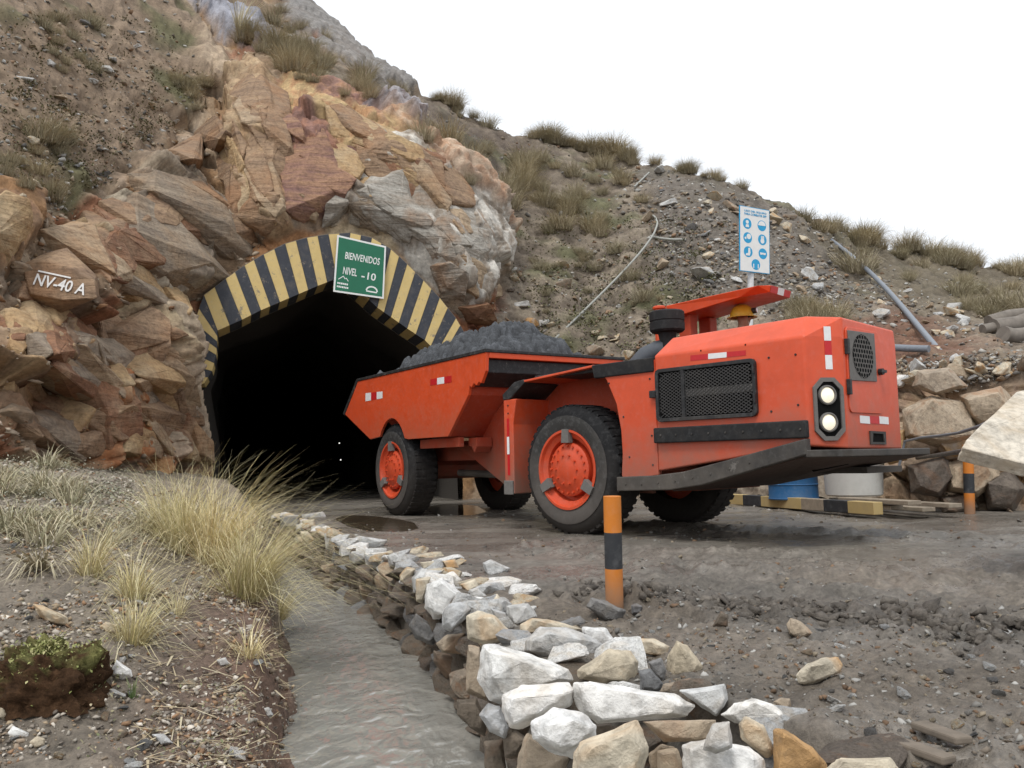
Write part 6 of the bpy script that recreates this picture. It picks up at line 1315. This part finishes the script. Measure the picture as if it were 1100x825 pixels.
# timber and tubs behind the truck nose
M_wood = mat_plain('weathered_timber', (.30, .25, .19), .85, noise=.6, scale=12)
M_wy = mat_paint('faded_yellow_paint', (.48, .36, .16), .7, (.2, .16, .12), .6); M_tub = mat_paint('chalky_white_tub', (.55, .55, .52), .6, (.25, .22, .18), .7, dust=.4); M_blue = mat_paint('blue_drum_paint', (.022, .11, .26), .5, (.15, .13, .11), .4)
a = atZ(784., 541., .05); b = atZ(944., 553., .05)
def beam(name, label, a, b, w_, h_, mat, cat='timber', stripes=None, group=None):
    a, b = Vector(a), Vector(b); d = b - a; L_ = d.length; rz = math.atan2(d.y, d.x); t = thing(name, label, cat, tuple(a), rz, group); t.rotation_euler = (0, -math.asin(d.z / L_), rz)
    n = len(stripes) if stripes else 1
    for k in range(n):
        m = MB(); m.box((L_ * k / n + .001, -w_ / 2, 0), (L_ * (k + 1) / n - .001, w_ / 2, h_)); m.build('painted_length' if stripes else 'plank_body', stripes[k] if stripes else mat, t, .006)
    return t
beam('striped_beam', 'low timber beam painted yellow and black behind the truck nose', a, b, .14, .15, None, 'beam', [M_wy, M_pk, M_wy, M_wy, M_wood, M_pk, M_wy])
dv = (b - a) / np.linalg.norm(b - a); pv = np.array([-dv[1], dv[0], 0])
for k, (t0, t1, off, z_, lb) in enumerate(((.1, 1.0, .28, .10, 'grey plank directly behind the striped beam'), (.3, 1.08, .52, .08, 'grey plank in the middle of the timber stack'), (.45, 1.12, .8, .12, 'grey plank at the back of the timber stack'), (.72, 1.1, .25, .17, 'short plank lying across the right end of the stack'))):
    beam('plank', lb, a + (b - a) * t0 + pv * off + [0, 0, z_ - .05], a + (b - a) * t1 + pv * off + [0, 0, z_ - .05], .2, .05, M_wood, 'plank', None, 'planks behind the truck')
c = atY(917., 520., 11.35); c[2] = .22
t = thing('tub', 'chalky white metal tub standing on planks behind the truck nose', 'tub', tuple(c)); m = MB(); m.lathe([(0, .02), (.34, .0), (.36, .02), (.385, .52), (.40, .53), (.40, .55), (.375, .55), (.35, .05), (0, .04)], 32, 'z'); m.build('shell', M_tub, t, smooth=True)
m = MB(); m.lathe([(.386, .40), (.393, .41), (.393, .43), (.386, .44)], 32, 'z'); m.build('hoop', M_tub, t)
c = atY(852., 524., 11.9); c[2] = .16
t = thing('drum', 'blue drum lying low under the truck nose beside the white tub', 'drum', tuple(c)); m = MB(); m.lathe([(0, 0), (.33, 0), (.345, .015), (.335, .03), (.335, .20), (.345, .21), (.335, .22), (.335, .36), (.345, .375), (.33, .38), (.30, .365), (0, .365)], 30, 'z'); m.build('shell', M_blue, t, smooth=True)
# planks in the bottom right corner
for lb, (x0, y0), (x1, y1), w_ in (('muddy plank lying on the soil in the bottom right corner', (986, 784), (1038, 803), .055), ('lower muddy plank at the bottom right picture edge', (955, 802), (1022, 826), .05)):
    p0, p1 = ground_at(x0, y0), ground_at(x1, y1); beam('plank', lb, p0 + [0, 0, .005], p1 + [0, 0, .005], w_, .022, mat_plain('muddy_plank', (.17, .14, .11), .9, noise=.6, scale=18), 'plank', None, 'planks on the soil')
# pipes and hoses on the hill
def pipe(name, label, pts, r, mat, lift=.08, cat='pipe', taut=False):
    Q = [hill_at(*p)[0] + hill_at(*p)[1] * lift for p in pts]
    if taut: ds = [q[1] for q in Q]; Q = [atY(p[0], p[1], ds[0] + (ds[-1] - ds[0]) * k / (len(Q) - 1)) for k, p in enumerate(pts)]
    Q = np.array(Q)
    for _ in range(2): Q[1:-1] = .25 * Q[:-2] + .5 * Q[1:-1] + .25 * Q[2:]
    t = np.arange(len(Q)); tt_ = np.linspace(0, len(Q) - 1, len(Q) * 5); S_ = np.stack([np.interp(tt_, t, Q[:, j]) for j in range(3)], 1)
    for _ in range(3): S_[1:-1] = .25 * S_[:-2] + .5 * S_[1:-1] + .25 * S_[2:]
    m = MB(); m.tube([tuple(q) for q in S_], r, 10); o = m.build(name, mat, None, smooth=True); return tag(o, label, cat)
M_pipe = mat_plain('grey_plastic_pipe', (.20, .22, .25), .5); M_hose = mat_plain('pale_hose', (.34, .34, .31), .6)
pipe('pipe', 'thick grey plastic pipe running down the right slope', [(893, 258), (905, 267), (920, 278), (937, 294), (955, 312), (972, 332), (985, 350), (998, 364), (1011, 380)], .06, M_pipe, .22, taut=True)
pipe('pipe', 'short horizontal grey pipe behind the truck nose', [(950, 381), (970, 382), (985, 383), (998, 383)], .06, M_pipe, .12)
pipe('hose', 'thin pale hose rising from behind the ore load and hooking over at its top', [(592, 368), (620, 341), (648, 314), (676, 286), (694, 266), (705, 250), (711, 238), (707, 231), (697, 229)], .027, M_hose, .1, 'hose', True)
pipe('hose', 'short hose branch lying on the slope right of the hooked hose', [(699, 257), (710, 260), (722, 262), (734, 261)], .035, M_hose, .08, 'hose')
pipe('hose', 'thin hose near the skyline above the hooked hose', [(682, 205), (690, 196), (697, 188)], .03, M_hose, .1, 'hose')
def cable(label, pts, r, mat, name='cable'):
    Q = np.array([atY(*p) for p in pts]); m = MB(); m.tube([tuple(q) for q in Q], r, 8); return tag(m.build(name, mat, None, smooth=True), label, 'cable')
cable('thin grey cable drooping from the pale slab towards the truck nose', [(966, 500, 10.7), (972, 474, 10.6), (990, 470, 10.), (1010, 468, 9.2), (1030, 465, 8.4), (1052, 458, 7.2), (1075, 448, 5.75)], .016, M_pipe)
cable('dark iron bar resting between the truck bumper level and the pale slab', [(985, 492, 10.9), (1000, 490, 10.), (1020, 487, 8.), (1046, 483, 6.)], .022, M_bk, 'iron_bar')
M_log = mat_plain('grey_log', (.20, .175, .15), .9, noise=.6, scale=7)
for k, (p0, p1, rr_, lb) in enumerate((((1062, 350), (1125, 338), .15, 'upper grey log in the pile at the right edge'), ((1068, 358), (1130, 352), .17, 'middle grey log in the pile at the right edge'), ((1078, 366), (1135, 366), .16, 'lowest grey log in the pile at the right edge'), ((1056, 357), (1100, 345), .10, 'thin log lying across the pile at the right edge'))):
    a_, b_ = hill_at(*p0)[0], hill_at(*p1)[0]; b_[1] = a_[1] + .6; a_[2] += rr_ * .6; b_[2] += rr_ * .6
    t = thing('log', lb, 'log', tuple(a_), 0, 'logs at the right edge'); m = MB(); n_ = 7; m.tube([tuple((b_ - a_) * q / n_ + np.array([0, 0, .03 * math.sin(q * 2. + k)])) for q in range(n_ + 1)], [rr_ * (1 - .03 * q) for q in range(n_ + 1)], 12); m.build('trunk', M_log, t, smooth=True)
# ---- painted rock left of the tunnel
qn = [(30, 292), (48, 272), (72, 266), (104, 296), (108, 318), (66, 336), (34, 330), (22, 306)]
ph, nh = hill_at(62, 302); dN = ph[1] - .55
def nvp(x, y, back=0.): return atY(x, y, dN + .0035 * (x - 62) * .6 + .0030 * (302 - y) + back)
fp = [nvp(x, y) for x, y in ((24, 284), (46, 280), (80, 290), (102, 303), (104, 320), (70, 322), (32, 315))]; bp = [nvp(x, y, .35) for x, y in qn] + [nvp(62 + (x - 62) * 1.0, 302 + (y - 302) * 1.0, 1.1) for x, y in qn]
o_ = np.mean(fp, 0); nv = thing('painted_rock', 'brown rock with NV-40 A painted in white left of the tunnel', 'rock', tuple(o_))
me = hull(np.array(fp + bp) - o_, 'rock_body', .01, .006, 3, 2); link('rock_body', me, nv, RK['tan'])
M_wp = mat_plain('white_wall_paint', (.72, .70, .68), .7, noise=.35, scale=30)
ux = Vector(nvp(98, 312) - nvp(28, 297)).normalized(); vy = Vector(nvp(62, 290) - nvp(62, 315)); uy = (vy - ux * vy.dot(ux)).normalized(); nz = ux.cross(uy)
tx = text_mesh('NV-40 A', .33, .004); ob = link('lettering', tx, nv, M_wp)
q0 = Vector(nvp(63, 305.5)) + nz * .014; ob.matrix_basis = Matrix(((ux[0], uy[0], nz[0], q0[0] - o_[0]), (ux[1], uy[1], nz[1], q0[1] - o_[1]), (ux[2], uy[2], nz[2], q0[2] - o_[2]), (0, 0, 0, 1)))
vs = np.array([v.co[:] for v in tx.vertices]); mn, mxx = vs.min(0), vs.max(0)
for v in tx.vertices: v.co.x = ((v.co.x - mn[0]) / (mxx[0] - mn[0]) - .5) * .66 + .03; v.co.y = ((v.co.y - mn[1]) / (mxx[1] - mn[1]) - .5) * .17
m = MB(); m.box((-.30, .11, 0), (.12, .132, .004)); o2 = m.build('painted_line', M_wp, nv); o2.matrix_basis = ob.matrix_basis.copy()
# ---- tiny lamps deep in the drift
M_tl = mat_plain('drift_lamp', (.9, .9, .85), .3, emit=(1, .97, .9), estr=1.2, noise=0)
for lb, px, py, d in (('tiny white lamp glinting in the dark tunnel left of the truck tail', 364.5, 476, 24), ('second tiny lamp below the first in the dark tunnel', 366, 494, 23)):
    m = MB(); m.lathe([(0, -.012), (.014, -.01), (.018, 0), (.014, .012), (0, .02)], 12, 'y'); o = m.build('tunnel_lamp', M_tl, None, smooth=True, loc=tuple(atY(px, py, d))); tag(o, lb, 'lamp')
# ---- the driver under the canopy
hs_, hz_ = sF(797, 338, 1.62)
dr = thing('person', 'driver in yellow helmet with cap lamp sitting under the truck canopy', 'person', tuple(MW @ Vector((hs_, 1.62, 1.38))), AF + .25)
hh_ = hz_ - 1.38 - .03                                # head centre above the seat
J = {'pel': (0 - .12, 0, .08, .15), 'bel': (-.11, 0, .26, .14), 'che': (-.08, 0, hh_ - .42, .155), 'nk0': (-.04, 0, hh_ - .22, .075), 'nk': (-.01, 0, hh_ - .13, .055), 'jaw': (.025, 0, hh_ - .075, .062), 'hd': (0, 0, hh_, .092), 'tp': (-.01, 0, hh_ + .06, .075), 'nose': (.105, 0, hh_ - .03, .013)}
for sgn, n in ((1, 'l'), (-1, 'r')):
    J.update({'sh' + n: (-.06, .17 * sgn, hh_ - .29, .07), 'el' + n: (.10, .25 * sgn, hh_ - .50, .05), 'wr' + n: (.33, .15 * sgn, hh_ - .46, .034), 'ha' + n: (.41, .13 * sgn, hh_ - .44, .036), 'hp' + n: (-.08, .10 * sgn, .06, .10), 'kn' + n: (.36, .14 * sgn, .10, .075), 'an' + n: (.44, .14 * sgn, -.30, .05), 'fo' + n: (.58, .14 * sgn, -.32, .04)})
ks = list(J); E_ = [('pel', 'bel'), ('bel', 'che'), ('che', 'nk0'), ('nk0', 'nk'), ('nk', 'jaw'), ('jaw', 'hd'), ('hd', 'tp'), ('hd', 'nose')]
for n in 'lr': E_ += [('che', 'sh' + n), ('sh' + n, 'el' + n), ('el' + n, 'wr' + n), ('wr' + n, 'ha' + n), ('pel', 'hp' + n), ('hp' + n, 'kn' + n), ('kn' + n, 'an' + n), ('an' + n, 'fo' + n)]
me = bpy.data.meshes.new('body'); me.from_pydata([J[k][:3] for k in ks], [(ks.index(a), ks.index(b)) for a, b in E_], [])
bo = bpy.data.objects.new('tmp', me); COL.objects.link(bo); md_ = bo.modifiers.new('skin', 'SKIN')
for k, sv_ in zip(ks, me.skin_vertices[0].data): sv_.radius = (J[k][3],) * 2; sv_.use_root = (k == 'pel')
bo.modifiers.new('sub', 'SUBSURF').levels = 2
bm_ = bpy.data.meshes.new_from_object(bo.evaluated_get(bpy.context.evaluated_depsgraph_get())); bpy.data.objects.remove(bo)
bm_.materials.clear(); bm_.materials.append(mat_plain('navy_overalls', (.035, .03, .055), .85)); bm_.materials.append(mat_plain('skin', (.30, .16, .10), .6, noise=.15))
for p in bm_.polygons: p.material_index = 1 if (p.center.z > hh_ - .16 or (p.center.x > .34 and p.center.z > .25)) else 0; p.use_smooth = True
link('body', bm_, dr)
m = MB(); m.lathe([(0, hh_ + .145), (.06, hh_ + .135), (.105, hh_ + .10), (.125, hh_ + .05), (.132, hh_ + .012), (.165, hh_ + .0), (.165, hh_ - .008), (.128, hh_ + .0)], 28, 'z'); hm = m.build('helmet', mat_plain('yellow_helmet', (.62, .36, .03), .4, noise=.15), dr, smooth=True)
m = MB(); m.tube([(.10, 0, hh_ + .055), (.165, 0, hh_ + .06)], .032, 14); m.build('cap_lamp', M_bk, hm); m = MB(); m.tube([(.1655, 0, hh_ + .06), (.172, 0, hh_ + .0605)], .026, 14); m.build('lamp_lens', M_refl, hm)
for sgn in (1, -1): m = MB(); m.lathe([(0, -.012), (.009, -.008), (.012, 0), (.009, .008), (0, .012)], 10, 'z', False, (.086, .032 * sgn, hh_ - .005)); m.build('eye', M_bk, dr, smooth=True)
# five bent fingers on each hand, closed on the wheel
for sgn, n in ((1, 'l'), (-1, 'r')):
    for k in range(5):
        m = MB(); x0, y0, z0 = .425, .13 * sgn + (k - 1.5) * .017 * 1., hh_ - .44
        if k == 4: pts = [(.405, (.13 - .035) * sgn, z0), (.43, (.13 - .055) * sgn, z0 + .01), (.455, (.13 - .05) * sgn, z0 + .005)]
        else: L_ = (.05, .06, .057, .045)[k]; pts = [(x0, y0, z0 + .01), (x0 + L_ * .55, y0, z0 + .02), (x0 + L_ * .9, y0, z0 + .002), (x0 + L_ * .75, y0, z0 - .022)]
        m.tube(pts, [.010, .0095, .009, .008][:len(pts)], 8); m.build('finger', bm_.materials[1], dr, smooth=True)
sw_ = MB(); c0 = np.array([hs_ + .49, 1.62, hz_ - .47])
sw_.tube([tuple(c0 + np.array([.05 * math.sin(a), .17 * math.cos(a), .16 * math.sin(a)])) for a in np.linspace(0, 2 * math.pi, 25)], .012, 8); sw_.tube([tuple(c0), tuple(c0 + [.25, 0, -.35])], .03, 8); sw_.build('steering_wheel', M_rub, truck)
